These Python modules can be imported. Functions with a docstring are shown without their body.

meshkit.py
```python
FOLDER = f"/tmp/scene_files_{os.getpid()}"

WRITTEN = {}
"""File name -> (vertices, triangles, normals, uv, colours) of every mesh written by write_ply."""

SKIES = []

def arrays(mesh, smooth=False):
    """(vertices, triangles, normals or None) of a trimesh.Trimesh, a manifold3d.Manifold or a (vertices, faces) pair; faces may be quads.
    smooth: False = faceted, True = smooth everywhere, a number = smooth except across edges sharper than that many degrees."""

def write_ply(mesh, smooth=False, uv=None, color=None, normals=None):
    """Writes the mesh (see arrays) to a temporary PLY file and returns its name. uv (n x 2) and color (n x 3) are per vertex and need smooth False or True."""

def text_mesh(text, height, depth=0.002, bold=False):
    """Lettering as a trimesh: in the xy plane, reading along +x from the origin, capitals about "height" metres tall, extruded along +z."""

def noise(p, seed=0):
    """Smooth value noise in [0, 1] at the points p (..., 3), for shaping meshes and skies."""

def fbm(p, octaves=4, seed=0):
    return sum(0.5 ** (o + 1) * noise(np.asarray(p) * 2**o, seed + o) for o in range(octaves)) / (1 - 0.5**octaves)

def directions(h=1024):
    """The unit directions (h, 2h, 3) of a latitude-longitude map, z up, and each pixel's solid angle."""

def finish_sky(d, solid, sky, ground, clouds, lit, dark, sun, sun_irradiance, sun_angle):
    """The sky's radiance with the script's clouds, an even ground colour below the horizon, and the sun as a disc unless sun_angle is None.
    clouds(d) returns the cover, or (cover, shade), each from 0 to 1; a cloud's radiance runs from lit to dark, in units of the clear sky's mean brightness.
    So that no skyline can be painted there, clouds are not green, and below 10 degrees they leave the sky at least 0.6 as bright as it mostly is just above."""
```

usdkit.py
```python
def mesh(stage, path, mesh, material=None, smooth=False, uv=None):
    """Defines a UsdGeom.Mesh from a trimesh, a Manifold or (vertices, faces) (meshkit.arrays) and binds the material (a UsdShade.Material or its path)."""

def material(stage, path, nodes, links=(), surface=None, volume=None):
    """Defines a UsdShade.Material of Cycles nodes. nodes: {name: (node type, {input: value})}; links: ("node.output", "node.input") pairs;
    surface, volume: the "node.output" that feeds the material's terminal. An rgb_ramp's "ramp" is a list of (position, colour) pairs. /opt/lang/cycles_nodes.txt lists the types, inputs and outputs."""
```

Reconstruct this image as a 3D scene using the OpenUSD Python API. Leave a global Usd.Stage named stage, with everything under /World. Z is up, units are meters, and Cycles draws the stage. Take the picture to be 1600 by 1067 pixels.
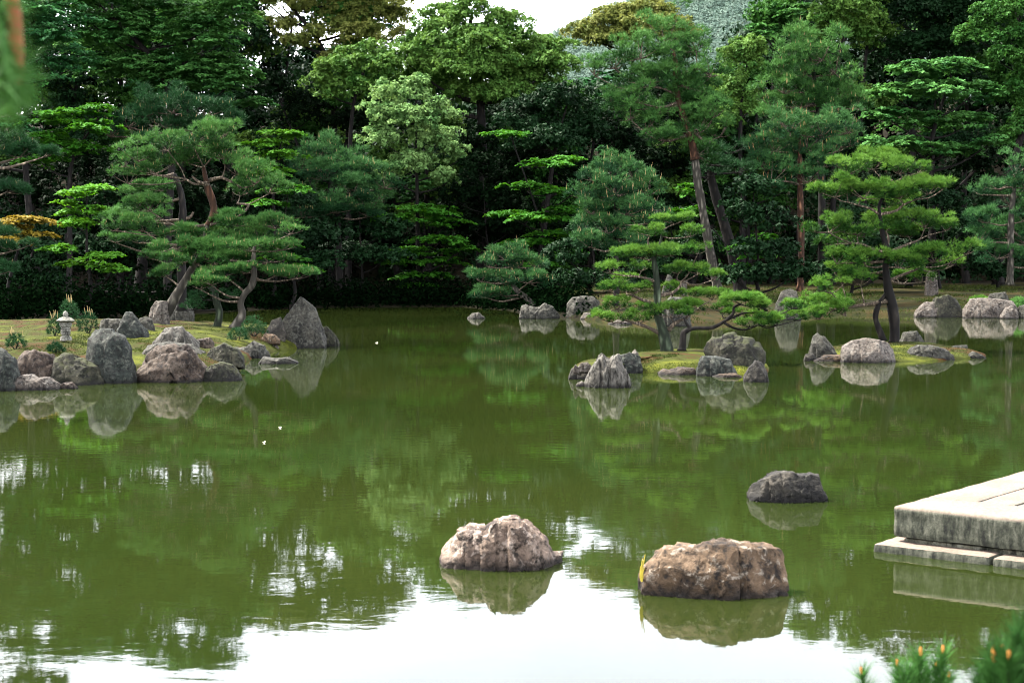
import math, numpy as np, trimesh, usdkit, meshkit
from pxr import Usd, UsdGeom, UsdLux, UsdShade, Gf, Sdf

stage = Usd.Stage.CreateInMemory()
UsdGeom.SetStageUpAxis(stage, UsdGeom.Tokens.z)
UsdGeom.SetStageMetersPerUnit(stage, 1.0)
UsdGeom.Xform.Define(stage, '/World')
UsdGeom.Scope.Define(stage, '/World/Looks')

# ------------------------------------------------------------------ camera, sky, sun, exposure
F, HY, CX, CY, EYE = 2222.0, 420.0, 800.0, 533.5, 2.5
PITCH = math.atan((CY - HY) / F)
cam = UsdGeom.Camera.Define(stage, '/World/camera')
cam.CreateFocalLengthAttr(36.0 * F / 1600.0)
cam.CreateHorizontalApertureAttr(36.0)
cam.CreateVerticalApertureAttr(36.0 * 682 / 1024)
cam.CreateClippingRangeAttr(Gf.Vec2f(0.05, 6000))
cam.CreateFStopAttr(4.2)
cam.CreateFocusDistanceAttr(34.0)
cam.CreateExposureAttr(4.22)
cam.AddTranslateOp().Set(Gf.Vec3d(0, 0, EYE))
cam.AddRotateXOp().Set(90.0 - math.degrees(PITCH))

SUN_AZ, SUN_EL = math.radians(-66), math.radians(58)     # towards the sun: clockwise from +y
sx, sy, sz = math.sin(SUN_AZ) * math.cos(SUN_EL), math.cos(SUN_AZ) * math.cos(SUN_EL), math.sin(SUN_EL)
sky_mat = usdkit.material(stage, '/World/Looks/sky', {
    'st': ('sky_texture', {'sky_type': 'single_scattering', 'sun_disc': False, 'sun_elevation': SUN_EL, 'sun_rotation': SUN_AZ, 'aerosol_density': 4.0}),
    'tc': ('texture_coordinate', {}),
    'n': ('noise_texture', {'scale': 2.2, 'detail': 5, 'roughness': 0.55}),
    'r': ('rgb_ramp', {'ramp': [(0.3, (3.9, 3.75, 3.7)), (0.7, (5.8, 5.5, 5.35))]}),
    'm': ('mix_color', {'blend_type': 'mix', 'fac': 0.6, 'use_clamp': False, 'use_clamp_result': False}),
    'bg': ('background_shader', {'strength': 0.062})},
    [('tc.generated', 'n.vector'), ('n.fac', 'r.fac'), ('st.color', 'm.a'), ('r.color', 'm.b'), ('m.result', 'bg.color')], surface='bg.background')
dome = UsdLux.DomeLight.Define(stage, '/World/sky')
UsdShade.MaterialBindingAPI.Apply(dome.GetPrim()).Bind(sky_mat)
dome.GetPrim().SetCustomDataByKey('kind', 'structure')
sun = UsdLux.DistantLight.Define(stage, '/World/sun')
sun.CreateNormalizeAttr(True); sun.CreateIntensityAttr(0.4); sun.CreateAngleAttr(12.0); sun.CreateColorAttr(Gf.Vec3f(1.0, 0.94, 0.86))
zq = Gf.Rotation(Gf.Vec3d(0, 0, 1), Gf.Vec3d(sx, sy, sz))
sun.AddOrientOp().Set(Gf.Quatf(zq.GetQuat()))

# ------------------------------------------------------------------ small helpers
SP, CP = math.sin(PITCH), math.cos(PITCH)
def ray(px, py):
    """Direction through a place of the photograph, scaled to one metre of depth."""
    a, b = (px - CX) / F, -(py - CY) / F
    y, z = CP + b * SP, -SP + b * CP
    return np.array([a / y, 1.0, z / y])
def at(px, py, d): return np.array([0, 0, EYE]) + ray(px, py) * d
def depth_on(py, z=0.0):
    return (z - EYE) / ray(CX, py)[2]
def shore(px, py, z=0.0): return at(px, py, depth_on(py, z))
def mpp(d): return d / F                                   # metres a pixel of the photograph spans at that depth

used = {}
def numbered(parent, name):
    k = (parent, name); n = used.get(k, 0); used[k] = n + 1
    return name if n == 0 else f'{name}_{n:03d}'
def path_of(p): return '/World' if p is None else str(p.GetPath())
def data(p, **kw):
    for k, v in kw.items():
        if v: p.SetCustomDataByKey(k, v)
def obj(name, mesh, mat, parent=None, smooth=False, **kw):
    pp = path_of(parent)
    m = usdkit.mesh(stage, pp + '/' + numbered(pp, name), mesh, mat, smooth=smooth).GetPrim()
    data(m, **kw); return m
def thing(name, label, category, loc, group=None):
    """An Xform at the thing's base; parts() below writes world-space meshes into it."""
    x = UsdGeom.Xform.Define(stage, '/World/' + numbered('/World', name))
    x.AddTranslateOp().Set(Gf.Vec3d(*map(float, loc)))
    p = x.GetPrim(); data(p, label=label, category=category, group=group)
    ORIGIN[str(p.GetPath())] = np.array(loc, float)
    return p
ORIGIN = {}
def part(name, mesh, mat, parent, smooth=False, **kw):
    root = '/'.join(str(parent.GetPath()).split('/')[:3])
    v, f = mesh
    return obj(name, (np.asarray(v) - ORIGIN[root], f), mat, parent, smooth, **kw)
def join(ms):
    ms = [m for m in ms if m is not None and len(m[0])]
    n, V, T = 0, [], []
    for v, f in ms:
        V.append(np.asarray(v)); T.append(np.asarray(f) + n); n += len(v)
    return np.vstack(V), np.vstack(T)
def unit(v): return v / np.maximum(np.linalg.norm(v, axis=-1, keepdims=True), 1e-9)
def rng(seed): return np.random.default_rng(seed)

def smooth_line(P, n):
    """Catmull-Rom through the rows of P (any columns)."""
    P = np.asarray(P, float)
    if len(P) == 2: return P[0] + (P[1] - P[0]) * np.linspace(0, 1, n)[:, None]
    Q = np.vstack([2 * P[0] - P[1], P, 2 * P[-1] - P[-2]])
    t = np.linspace(0, len(P) - 1 - 1e-6, n); i = t.astype(int); u = (t - i)[:, None]
    a, b, c, d = Q[i], Q[i + 1], Q[i + 2], Q[i + 3]
    return 0.5 * (2 * b + (c - a) * u + (2 * a - 5 * b + 4 * c - d) * u ** 2 + (3 * b - a - 3 * c + d) * u ** 3)
def tube(P, R, sides=8, wob=0.0, seed=0):
    P = np.asarray(P, float); n = len(P); R = np.broadcast_to(np.asarray(R, float), (n,))
    T = unit(np.gradient(P, axis=0))
    ref = np.array([0.31, 0.95, 0.05]) if abs(T[:, 1]).mean() < 0.8 else np.array([1.0, 0, 0])
    A = unit(np.cross(T, ref)); B = np.cross(T, A)
    a = np.linspace(0, 2 * np.pi, sides, endpoint=False)
    ring = P[:, None] + R[:, None, None] * (np.cos(a)[None, :, None] * A[:, None] + np.sin(a)[None, :, None] * B[:, None])
    if wob:
        c = P[:, None]; k = meshkit.fbm(ring * (0.45 / max(R.max(), 1e-3)), 3, seed)[..., None] - 0.5
        ring = c + (ring - c) * (1 + wob * 2 * k)
    V = np.vstack([ring.reshape(-1, 3), P[-1:], P[:1]])
    f = []
    i, j = np.meshgrid(np.arange(n - 1), np.arange(sides), indexing='ij'); j2 = (j + 1) % sides
    p, q, r, s = i * sides + j, i * sides + j2, (i + 1) * sides + j2, (i + 1) * sides + j
    f = np.vstack([np.stack([p, q, r], -1).reshape(-1, 3), np.stack([p, r, s], -1).reshape(-1, 3)])
    k = np.arange(sides); k2 = (k + 1) % sides; e = (n - 1) * sides
    f = np.vstack([f, np.stack([e + k, e + k2, np.full(sides, n * sides)], -1), np.stack([k2, k, np.full(sides, n * sides + 1)], -1)])
    return V, f

# ------------------------------------------------------------------ materials
def leaf_mat(name, dark, light, trans=0.22, clump=0.6, rough=0.6, spec=0.06):
    """Leaves: each its own tone between dark and light, drifting from branch to branch, some light passing through."""
    dark, light = [(c[0], c[1], c[2] * 0.78) for c in (dark, light)]
    mean = tuple((a + b) * 0.5 for a, b in zip(dark, light))
    return usdkit.material(stage, '/World/Looks/' + name, {
        'g': ('geometry', {}), 'n': ('noise_texture', {'scale': clump, 'detail': 2}),
        'a': ('math', {'math_type': 'multiply_add', 'value2': 0.55, 'value3': 0.0}),
        'b': ('math', {'math_type': 'multiply_add', 'value2': 1.1, 'value3': -0.28}),
        'c': ('math', {'math_type': 'add'}),
        'r': ('rgb_ramp', {'ramp': [(0.0, dark), (0.55, mean), (1.0, light)]}),
        'p': ('principled_bsdf', {'roughness': rough, 'specular_ior_level': spec}),
        't': ('translucent_bsdf', {}), 'hs': ('hsv', {'hue': 0.485, 'saturation': 1.05, 'value': 1.2}),
        'm': ('mix_closure', {'fac': trans})},
        [('g.random_per_island', 'a.value1'), ('g.position', 'n.vector'), ('n.fac', 'b.value1'), ('a.value', 'c.value1'), ('b.value', 'c.value2'),
         ('c.value', 'r.fac'), ('r.color', 'p.base_color'), ('r.color', 'hs.color'), ('hs.color', 't.color'), ('p.BSDF', 'm.closure1'), ('t.BSDF', 'm.closure2')], surface='m.closure')

def rock_mat(name, dark, mid, light, lichen=(0.34, 0.36, 0.30), lich=0.5, moss=None, scale=1.0, bump=0.03, streak=1.0):
    """Weathered stone: mottled ground tone, pale lichen patches, dark pits, a wet band along the water and moss on level tops."""
    nodes = {
        'g': ('geometry', {}), 'mp': ('mapping', {'mapping_type': 'point', 'scale': (1, 1, streak)}),
        'n1': ('noise_texture', {'scale': 2.2 * scale, 'detail': 8, 'roughness': 0.65}),
        'r1': ('rgb_ramp', {'ramp': [(0.36, tuple(c * 0.6 for c in dark)), (0.49, mid), (0.63, light)]}),
        'n2': ('noise_texture', {'scale': 9.0 * scale, 'detail': 6, 'roughness': 0.7, 'distortion': 0.6}),
        'r2': ('rgb_ramp', {'ramp': [(lich, (0, 0, 0)), (lich + 0.06, (1, 1, 1))]}),
        'mx1': ('mix_color', {'b': lichen}),
        'n3': ('noise_texture', {'scale': 13.0 * scale, 'detail': 7, 'roughness': 0.72}),
        'r3': ('rgb_ramp', {'ramp': [(0.38, (0.07, 0.07, 0.06)), (0.50, (0.75, 0.75, 0.74)), (0.62, (1, 1, 1))]}),
        'mx2': ('mix_color', {'blend_type': 'multiply', 'fac': 1.0}),
        'sep': ('separate_xyz', {}), 'wn': ('math', {'math_type': 'multiply_add', 'value2': -0.10, 'value3': 0.05}), 'wz': ('math', {'math_type': 'add'}),
        'wr': ('map_range', {'from_min': 0.025, 'from_max': 0.10, 'to_min': 0.16, 'to_max': 1.0, 'clamp': True}),
        'mx3': ('mix_color', {'blend_type': 'multiply', 'fac': 1.0}),
        'bs': ('math', {'math_type': 'add'}), 'bb': ('math', {'math_type': 'multiply', 'value2': 0.5}),
        'bp': ('bump', {'strength': 0.9, 'distance': bump}),
        'p': ('principled_bsdf', {'roughness': 0.85, 'specular_ior_level': 0.2})}
    L = [('g.position', 'mp.vector'), ('mp.vector', 'n1.vector'), ('mp.vector', 'n2.vector'), ('mp.vector', 'n3.vector'), ('n1.fac', 'r1.fac'), ('n2.fac', 'r2.fac'), ('r2.color', 'mx1.fac'),
         ('r1.color', 'mx1.a'), ('n3.fac', 'r3.fac'), ('mx1.result', 'mx2.a'), ('r3.color', 'mx2.b'),
         ('g.position', 'sep.vector'), ('n2.fac', 'wn.value1'), ('sep.z', 'wz.value1'), ('wn.value', 'wz.value2'), ('wz.value', 'wr.value'),
         ('mx2.result', 'mx3.a'), ('wr.result', 'mx3.b'), ('n3.fac', 'bb.value1'), ('bb.value', 'bs.value1'), ('n2.fac', 'bs.value2'), ('bs.value', 'bp.height'), ('bp.normal', 'p.normal')]
    if moss:
        nodes |= {'ns': ('separate_xyz', {}), 'mn': ('math', {'math_type': 'multiply_add', 'value2': 1.1, 'value3': -0.55}), 'ma': ('math', {'math_type': 'add'}),
                  'mr': ('map_range', {'from_min': 0.55, 'from_max': 0.8, 'to_min': 0, 'to_max': 0.9, 'clamp': True}), 'mx4': ('mix_color', {'b': moss})}
        L += [('g.normal', 'ns.vector'), ('n1.fac', 'mn.value1'), ('ns.z', 'ma.value1'), ('mn.value', 'ma.value2'), ('ma.value', 'mr.value'), ('mr.result', 'mx4.fac'),
              ('mx3.result', 'mx4.a'), ('mx4.result', 'p.base_color')]
    else:
        L += [('mx3.result', 'p.base_color')]
    return usdkit.material(stage, '/World/Looks/' + name, nodes, L, surface='p.BSDF')

def bark_mat(name, dark, light, scale=6.0, flat=0.35):
    return usdkit.material(stage, '/World/Looks/' + name, {
        'g': ('geometry', {}), 'mp': ('mapping', {'mapping_type': 'point', 'scale': (1, 1, flat)}),
        'v': ('voronoi_texture', {'scale': scale * 1.6, 'feature': 'distance_to_edge'}), 'n': ('noise_texture', {'scale': scale * 2.5, 'detail': 6, 'roughness': 0.7}),
        'mu': ('math', {'math_type': 'multiply_add', 'value2': 1.4, 'value3': -0.1}), 'ad': ('math', {'math_type': 'multiply'}),
        'r': ('rgb_ramp', {'ramp': [(0.02, tuple(c * 0.35 for c in dark)), (0.13, dark), (0.4, light)]}),
        'bp': ('bump', {'strength': 0.9, 'distance': 0.04}), 'p': ('principled_bsdf', {'roughness': 0.9, 'specular_ior_level': 0.15})},
        [('g.position', 'mp.vector'), ('mp.vector', 'v.vector'), ('mp.vector', 'n.vector'), ('v.distance', 'mu.value1'), ('mu.value', 'ad.value1'), ('n.fac', 'ad.value2'), ('ad.value', 'r.fac'),
         ('r.color', 'p.base_color'), ('ad.value', 'bp.height'), ('bp.normal', 'p.normal')], surface='p.BSDF')

def ground_mat(name, stops, scale=0.8, bump=0.04, fine=25):
    return usdkit.material(stage, '/World/Looks/' + name, {
        'g': ('geometry', {}), 'n': ('noise_texture', {'scale': scale, 'detail': 8, 'roughness': 0.65}), 'n2': ('noise_texture', {'scale': fine, 'detail': 4}),
        'ad': ('math', {'math_type': 'multiply_add', 'value2': 0.35, 'value3': -0.17}), 's': ('math', {'math_type': 'add'}),
        'r': ('rgb_ramp', {'ramp': stops}), 'bp': ('bump', {'strength': 1.0, 'distance': bump}), 'p': ('principled_bsdf', {'roughness': 1.0, 'specular_ior_level': 0.05})},
        [('g.position', 'n.vector'), ('g.position', 'n2.vector'), ('n2.fac', 'ad.value1'), ('ad.value', 's.value1'), ('n.fac', 's.value2'), ('s.value', 'r.fac'), ('r.color', 'p.base_color'),
         ('n2.fac', 'bp.height'), ('bp.normal', 'p.normal')], surface='p.BSDF')

def plain(name, col, rough=0.8):
    return usdkit.material(stage, '/World/Looks/' + name, {'g': ('geometry', {}), 'n': ('noise_texture', {'scale': 14, 'detail': 4}),
        'r': ('rgb_ramp', {'ramp': [(0.3, tuple(c * 0.7 for c in col)), (0.7, tuple(min(1, c * 1.2) for c in col))]}), 'p': ('principled_bsdf', {'roughness': rough, 'specular_ior_level': 0.2})},
        [('g.position', 'n.vector'), ('n.fac', 'r.fac'), ('r.color', 'p.base_color')], surface='p.BSDF')

LEAF = {
    'under': leaf_mat('leaves_undergrowth', (0.0006, 0.0022, 0.0009), (0.0020, 0.0060, 0.0022), trans=0.02, spec=0.0),  # near-black: forest shade put into the leaf colour
    'zelkova': leaf_mat('leaves_zelkova', (0.012, 0.062, 0.016), (0.125, 0.300, 0.090)),
    'blue': leaf_mat('leaves_blue_green', (0.009, 0.052, 0.020), (0.070, 0.215, 0.085)),
    'olive': leaf_mat('leaves_olive', (0.016, 0.058, 0.010), (0.155, 0.270, 0.070), clump=0.9),
    'tan': leaf_mat('leaves_blossoming', (0.040, 0.066, 0.014), (0.250, 0.245, 0.085), clump=1.0),
    'pale': leaf_mat('leaves_pale', (0.040, 0.110, 0.036), (0.270, 0.400, 0.170), clump=0.9),
    'mid': leaf_mat('leaves_mid_green', (0.010, 0.050, 0.010), (0.075, 0.185, 0.042)),
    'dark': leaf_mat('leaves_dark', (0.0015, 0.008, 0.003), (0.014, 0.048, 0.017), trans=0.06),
    'black': leaf_mat('leaves_deep_shade', (0.001, 0.004, 0.0015), (0.004, 0.013, 0.0045), trans=0.03, spec=0.02),  # shaded copy of the foliage, its darkness held in the colour
    'maple': leaf_mat('leaves_maple', (0.014, 0.070, 0.007), (0.065, 0.220, 0.024), trans=0.3),
    'bright': leaf_mat('leaves_bright_maple', (0.028, 0.110, 0.010), (0.110, 0.280, 0.034), trans=0.32),
    'orange': leaf_mat('leaves_orange', (0.100, 0.080, 0.010), (0.260, 0.180, 0.035), trans=0.25),
    'hill': leaf_mat('leaves_hill_haze', (0.060, 0.098, 0.098), (0.072, 0.110, 0.116), trans=0.3, clump=0.03),  # pale bluish tone: distance haze put into the leaf colour
    'moss': leaf_mat('grass_blades', (0.010, 0.020, 0.004), (0.050, 0.064, 0.010), trans=0.1),
}
NEEDLE = {
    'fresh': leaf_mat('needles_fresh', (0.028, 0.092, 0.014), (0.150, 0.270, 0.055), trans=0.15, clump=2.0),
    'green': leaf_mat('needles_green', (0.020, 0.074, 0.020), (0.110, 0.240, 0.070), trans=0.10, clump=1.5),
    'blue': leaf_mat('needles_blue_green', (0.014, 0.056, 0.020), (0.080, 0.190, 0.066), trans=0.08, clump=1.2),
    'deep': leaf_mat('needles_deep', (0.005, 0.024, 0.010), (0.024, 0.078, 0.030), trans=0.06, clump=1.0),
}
SHADE = {'fresh': 'fresh_shade', 'green': 'green_shade', 'blue': 'blue_shade', 'deep': 'deep'}  # darker copies for pad undersides: shade put into the needle colour
NEEDLE['fresh_shade'] = leaf_mat('needles_fresh_shade', (0.006, 0.028, 0.005), (0.036, 0.105, 0.017), trans=0.08, clump=2.0)
NEEDLE['green_shade'] = leaf_mat('needles_green_shade', (0.006, 0.028, 0.007), (0.030, 0.090, 0.022), trans=0.06, clump=1.5)
NEEDLE['blue_shade'] = leaf_mat('needles_blue_shade', (0.004, 0.022, 0.009), (0.022, 0.072, 0.030), trans=0.05, clump=1.2)
CANDLE = plain('pine_candles', (0.30, 0.22, 0.10))
CANDLE_ORANGE = plain('orange_candles', (0.36, 0.14, 0.03))
CANDLE_RUSTY = plain('rusty_candles', (0.26, 0.14, 0.06))
BARK = {
    'dark': bark_mat('bark_dark', (0.006, 0.005, 0.004), (0.024, 0.020, 0.016), 3),
    'pine': bark_mat('bark_pine', (0.045, 0.036, 0.028), (0.190, 0.160, 0.125), 5),
    'red': bark_mat('bark_red_pine', (0.050, 0.024, 0.013), (0.170, 0.088, 0.050), 3),
    'grey': bark_mat('bark_grey', (0.050, 0.046, 0.036), (0.190, 0.175, 0.140), 3),
    'twig': bark_mat('bark_pale_branch', (0.090, 0.070, 0.050), (0.330, 0.270, 0.200), 8),
    'green': bark_mat('bark_mossy', (0.022, 0.032, 0.018), (0.110, 0.130, 0.085), 4),
}
ROCK = {
    'blue': rock_mat('rock_blue_grey', (0.003, 0.005, 0.003), (0.012, 0.016, 0.013), (0.028, 0.030, 0.025), (0.043, 0.048, 0.038), 0.53),
    'grey': rock_mat('rock_lichen_grey', (0.006, 0.006, 0.005), (0.019, 0.019, 0.014), (0.034, 0.032, 0.024), (0.046, 0.046, 0.037), 0.50),
    'tan': rock_mat('rock_tan', (0.011, 0.007, 0.005), (0.033, 0.023, 0.016), (0.061, 0.047, 0.035), (0.072, 0.059, 0.048), 0.56),
    'white': rock_mat('rock_pale', (0.023, 0.018, 0.014), (0.056, 0.046, 0.037), (0.083, 0.073, 0.063), (0.094, 0.086, 0.075), 0.52),
    'brown': rock_mat('rock_brown', (0.013, 0.008, 0.004), (0.042, 0.026, 0.013), (0.083, 0.055, 0.033), (0.101, 0.083, 0.059), 0.58),
    'moss': rock_mat('rock_mossy', (0.004, 0.004, 0.002), (0.012, 0.013, 0.007), (0.034, 0.032, 0.020), (0.054, 0.054, 0.038), 0.57, moss=(0.012, 0.015, 0.002)),
    'black': rock_mat('rock_dark', (0.005, 0.005, 0.004), (0.016, 0.015, 0.012), (0.044, 0.039, 0.030), (0.068, 0.065, 0.050), 0.58),
    'streak': rock_mat('rock_streaked', (0.006, 0.006, 0.004), (0.031, 0.029, 0.023), (0.067, 0.062, 0.053), (0.085, 0.082, 0.070), 0.52, streak=0.3),
    'pinkish': rock_mat('rock_pinkish', (0.030, 0.020, 0.015), (0.104, 0.075, 0.056), (0.180, 0.139, 0.110), (0.229, 0.185, 0.154), 0.53),
    'ochre': rock_mat('rock_ochre', (0.014, 0.009, 0.005), (0.052, 0.033, 0.018), (0.113, 0.077, 0.048), (0.171, 0.144, 0.113), 0.56),
}
# ------------------------------------------------------------------ water, ground, islands
water_mat = usdkit.material(stage, '/World/Looks/pond_water', {
    'g': ('geometry', {}),
    'mp': ('mapping', {'mapping_type': 'point', 'scale': (0.55, 1.0, 1)}),
    'n1': ('noise_texture', {'scale': 5.5, 'detail': 3, 'roughness': 0.5, 'distortion': 0.4}),
    'n2': ('noise_texture', {'scale': 0.35, 'detail': 2}),
    'mr': ('map_range', {'from_min': 0.35, 'from_max': 0.65, 'to_min': 0.35, 'to_max': 1.0, 'clamp': True}),
    'mu': ('math', {'math_type': 'multiply'}),
    'bp': ('bump', {'strength': 1.0, 'distance': 0.0010}),
    'nc': ('noise_texture', {'scale': 0.12, 'detail': 3}),
    'rc': ('rgb_ramp', {'ramp': [(0.35, (0.0038, 0.0064, 0.0011)), (0.65, (0.0062, 0.0086, 0.0018))]}),
    'p': ('principled_bsdf', {'roughness': 0.02, 'ior': 1.333})},
    [('g.position', 'mp.vector'), ('mp.vector', 'n1.vector'), ('g.position', 'n2.vector'), ('n2.fac', 'mr.value'), ('n1.fac', 'mu.value1'), ('mr.result', 'mu.value2'), ('mu.value', 'bp.height'),
     ('bp.normal', 'p.normal'), ('g.position', 'nc.vector'), ('nc.fac', 'rc.fac'), ('rc.color', 'p.base_color')], surface='p.BSDF')
def grid_mesh(X, Y, Z):
    n, m = X.shape
    i, j = np.meshgrid(np.arange(n - 1), np.arange(m - 1), indexing='ij'); a = i * m + j
    f = np.vstack([np.stack([a, a + 1, a + m + 1], -1).reshape(-1, 3), np.stack([a, a + m + 1, a + m], -1).reshape(-1, 3)])
    v = np.stack([X, Y, Z], -1).reshape(-1, 3)
    nz = np.cross(v[f[0, 1]] - v[f[0, 0]], v[f[0, 2]] - v[f[0, 0]])[2]
    return v, f if nz > 0 else f[:, ::-1]
gx, gy = np.meshgrid(np.linspace(-260, 260, 3), np.linspace(-40, 160, 3), indexing='ij')
obj('water', grid_mesh(gx, gy, np.zeros_like(gx)), water_mat, kind='structure')

SHORE = np.array([shore(px, py)[:2] for px, py in [(-900, 506), (-400, 502), (0, 500), (150, 497), (300, 490), (400, 484), (530, 480), (720, 479), (790, 484), (840, 491), (880, 496), (945, 502), (985, 507),
                  (1060, 509), (1180, 505), (1230, 499), (1300, 492), (1440, 493), (1510, 496), (1600, 496), (2400, 500)]])
def shore_y(x): return np.interp(x, SHORE[:, 0], SHORE[:, 1])
def ground_z(x, y):
    x, y = np.asarray(x, float), np.asarray(y, float)
    s = y - shore_y(x)
    z = np.where(s < 0, 0.35 * s, 0.12 * np.clip(s / 0.4, 0, 1) + 1.45 * (1 - np.exp(-np.maximum(s, 0) / 17)))
    z = z * np.interp(x, [-4, 5], [0.30, 1.0]) ** (s > 0)
    z = z + np.clip(y - 116, 0, 36) * 0.55 + 0.25 * (meshkit.fbm(np.stack([x * 0.25, y * 0.25, x * 0], -1), 3) - 0.5) * np.clip(s / 4, 0, 1)
    return np.maximum(z, -1.2)
xs = np.concatenate([np.linspace(-420, -62, 14)[:-1], np.arange(-62, 62, 0.6), np.linspace(62, 420, 14)])
ss = np.array([-4, -1.5, -0.5, 0, 0.2, 0.4, 0.7, 1.1, 1.6, 2.3, 3.2, 4.4, 6, 8, 10.5, 13.5, 17, 21, 26, 32, 38, 45, 55, 66, 80, 100, 140, 220, 400, 900])
GX, SS = np.meshgrid(xs, ss, indexing='ij'); GY = SS + shore_y(GX)
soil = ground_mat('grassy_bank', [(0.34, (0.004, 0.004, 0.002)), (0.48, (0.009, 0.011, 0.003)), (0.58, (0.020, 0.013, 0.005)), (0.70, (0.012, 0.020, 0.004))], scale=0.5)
litter = ground_mat('forest_floor', [(0.34, (0.003, 0.0025, 0.0015)), (0.6, (0.009, 0.008, 0.004)), (0.75, (0.010, 0.014, 0.005))], scale=0.5)  # near-black soil: shade under the trees put into its colour
kk, GZ = 20, ground_z(GX, GY); ii = int(np.searchsorted(xs, 3.0))
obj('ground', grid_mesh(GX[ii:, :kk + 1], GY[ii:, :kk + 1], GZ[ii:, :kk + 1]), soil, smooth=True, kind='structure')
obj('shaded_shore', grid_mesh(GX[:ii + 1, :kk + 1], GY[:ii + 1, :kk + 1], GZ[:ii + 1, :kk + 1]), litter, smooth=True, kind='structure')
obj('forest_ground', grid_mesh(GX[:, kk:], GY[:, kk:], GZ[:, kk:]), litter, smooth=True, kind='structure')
bank = ground_mat('near_bank_earth', [(0.35, (0.035, 0.040, 0.012)), (0.65, (0.080, 0.085, 0.025))])
bx, by = np.meshgrid(np.linspace(-120, 120, 41), np.array([6.0, 5.6, 5.2, 4.6, 3.5, 1, -5, -20, -80, -300]), indexing='ij')
bz = np.interp(-by, [-6.0, -5.6, -5.2, -4.6, 0], [-0.4, 0.25, 0.5, 0.62, 0.85])
obj('near_bank', grid_mesh(bx, by, bz), bank, smooth=True, kind='structure')

moss_ground = ground_mat('island_moss', [(0.30, (0.006, 0.005, 0.003)), (0.40, (0.034, 0.015, 0.006)), (0.47, (0.015, 0.017, 0.004)), (0.56, (0.024, 0.030, 0.005)), (0.70, (0.062, 0.068, 0.008))], scale=0.8, bump=0.03, fine=40)
ISLANDS = {}
def islet(name, outline, height, seed, power=2.2):
    """A low mossy mound on the given outline in the water."""
    P = np.array([shore(px, py)[:2] for px, py in outline]); P = np.vstack([P, P[:1]])
    P = smooth_line(P, 90)[:-1]; c = P.mean(0)
    t = np.concatenate([[1.05, 1.0], np.linspace(0.97, 0.0, 14)])
    XY = c + (P - c)[None] * t[:, None, None]
    e = np.clip((1 - t) / 0.16, 0, 1) ** 0.6
    Z = np.where(t > 1, -0.6, np.where(t >= 1, -0.05, height * (0.28 * e + 0.72 * (1 - np.clip(t, 0, 1) ** power))))[:, None] + np.zeros(len(P))
    Z = Z + (meshkit.fbm(np.concatenate([XY * 1.3, Z[..., None]], -1), 4, seed) - 0.5) * 0.5 * height * (t < 1)[:, None]
    XY = np.concatenate([XY, XY[:, :1]], 1); Z = np.concatenate([Z, Z[:, :1]], 1)
    ISLANDS[name] = (XY, Z)
    return obj(name, grid_mesh(XY[..., 0], XY[..., 1], Z), moss_ground, smooth=True, kind='structure')
islet('left_islet', [(-420, 640), (-150, 618), (0, 604), (60, 604), (150, 596), (230, 592), (300, 592), (368, 588), (392, 562), (440, 548), (500, 540), (528, 537), (515, 528), (420, 517), (250, 512), (0, 508), (-300, 520), (-500, 560)], 0.72, 3)
islet('middle_islet', [(893, 586), (925, 589), (975, 583), (1030, 583), (1090, 584), (1150, 586), (1195, 585), (1203, 574), (1180, 562), (1100, 552), (1010, 555), (940, 562), (895, 574)], 0.32, 5)
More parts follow.
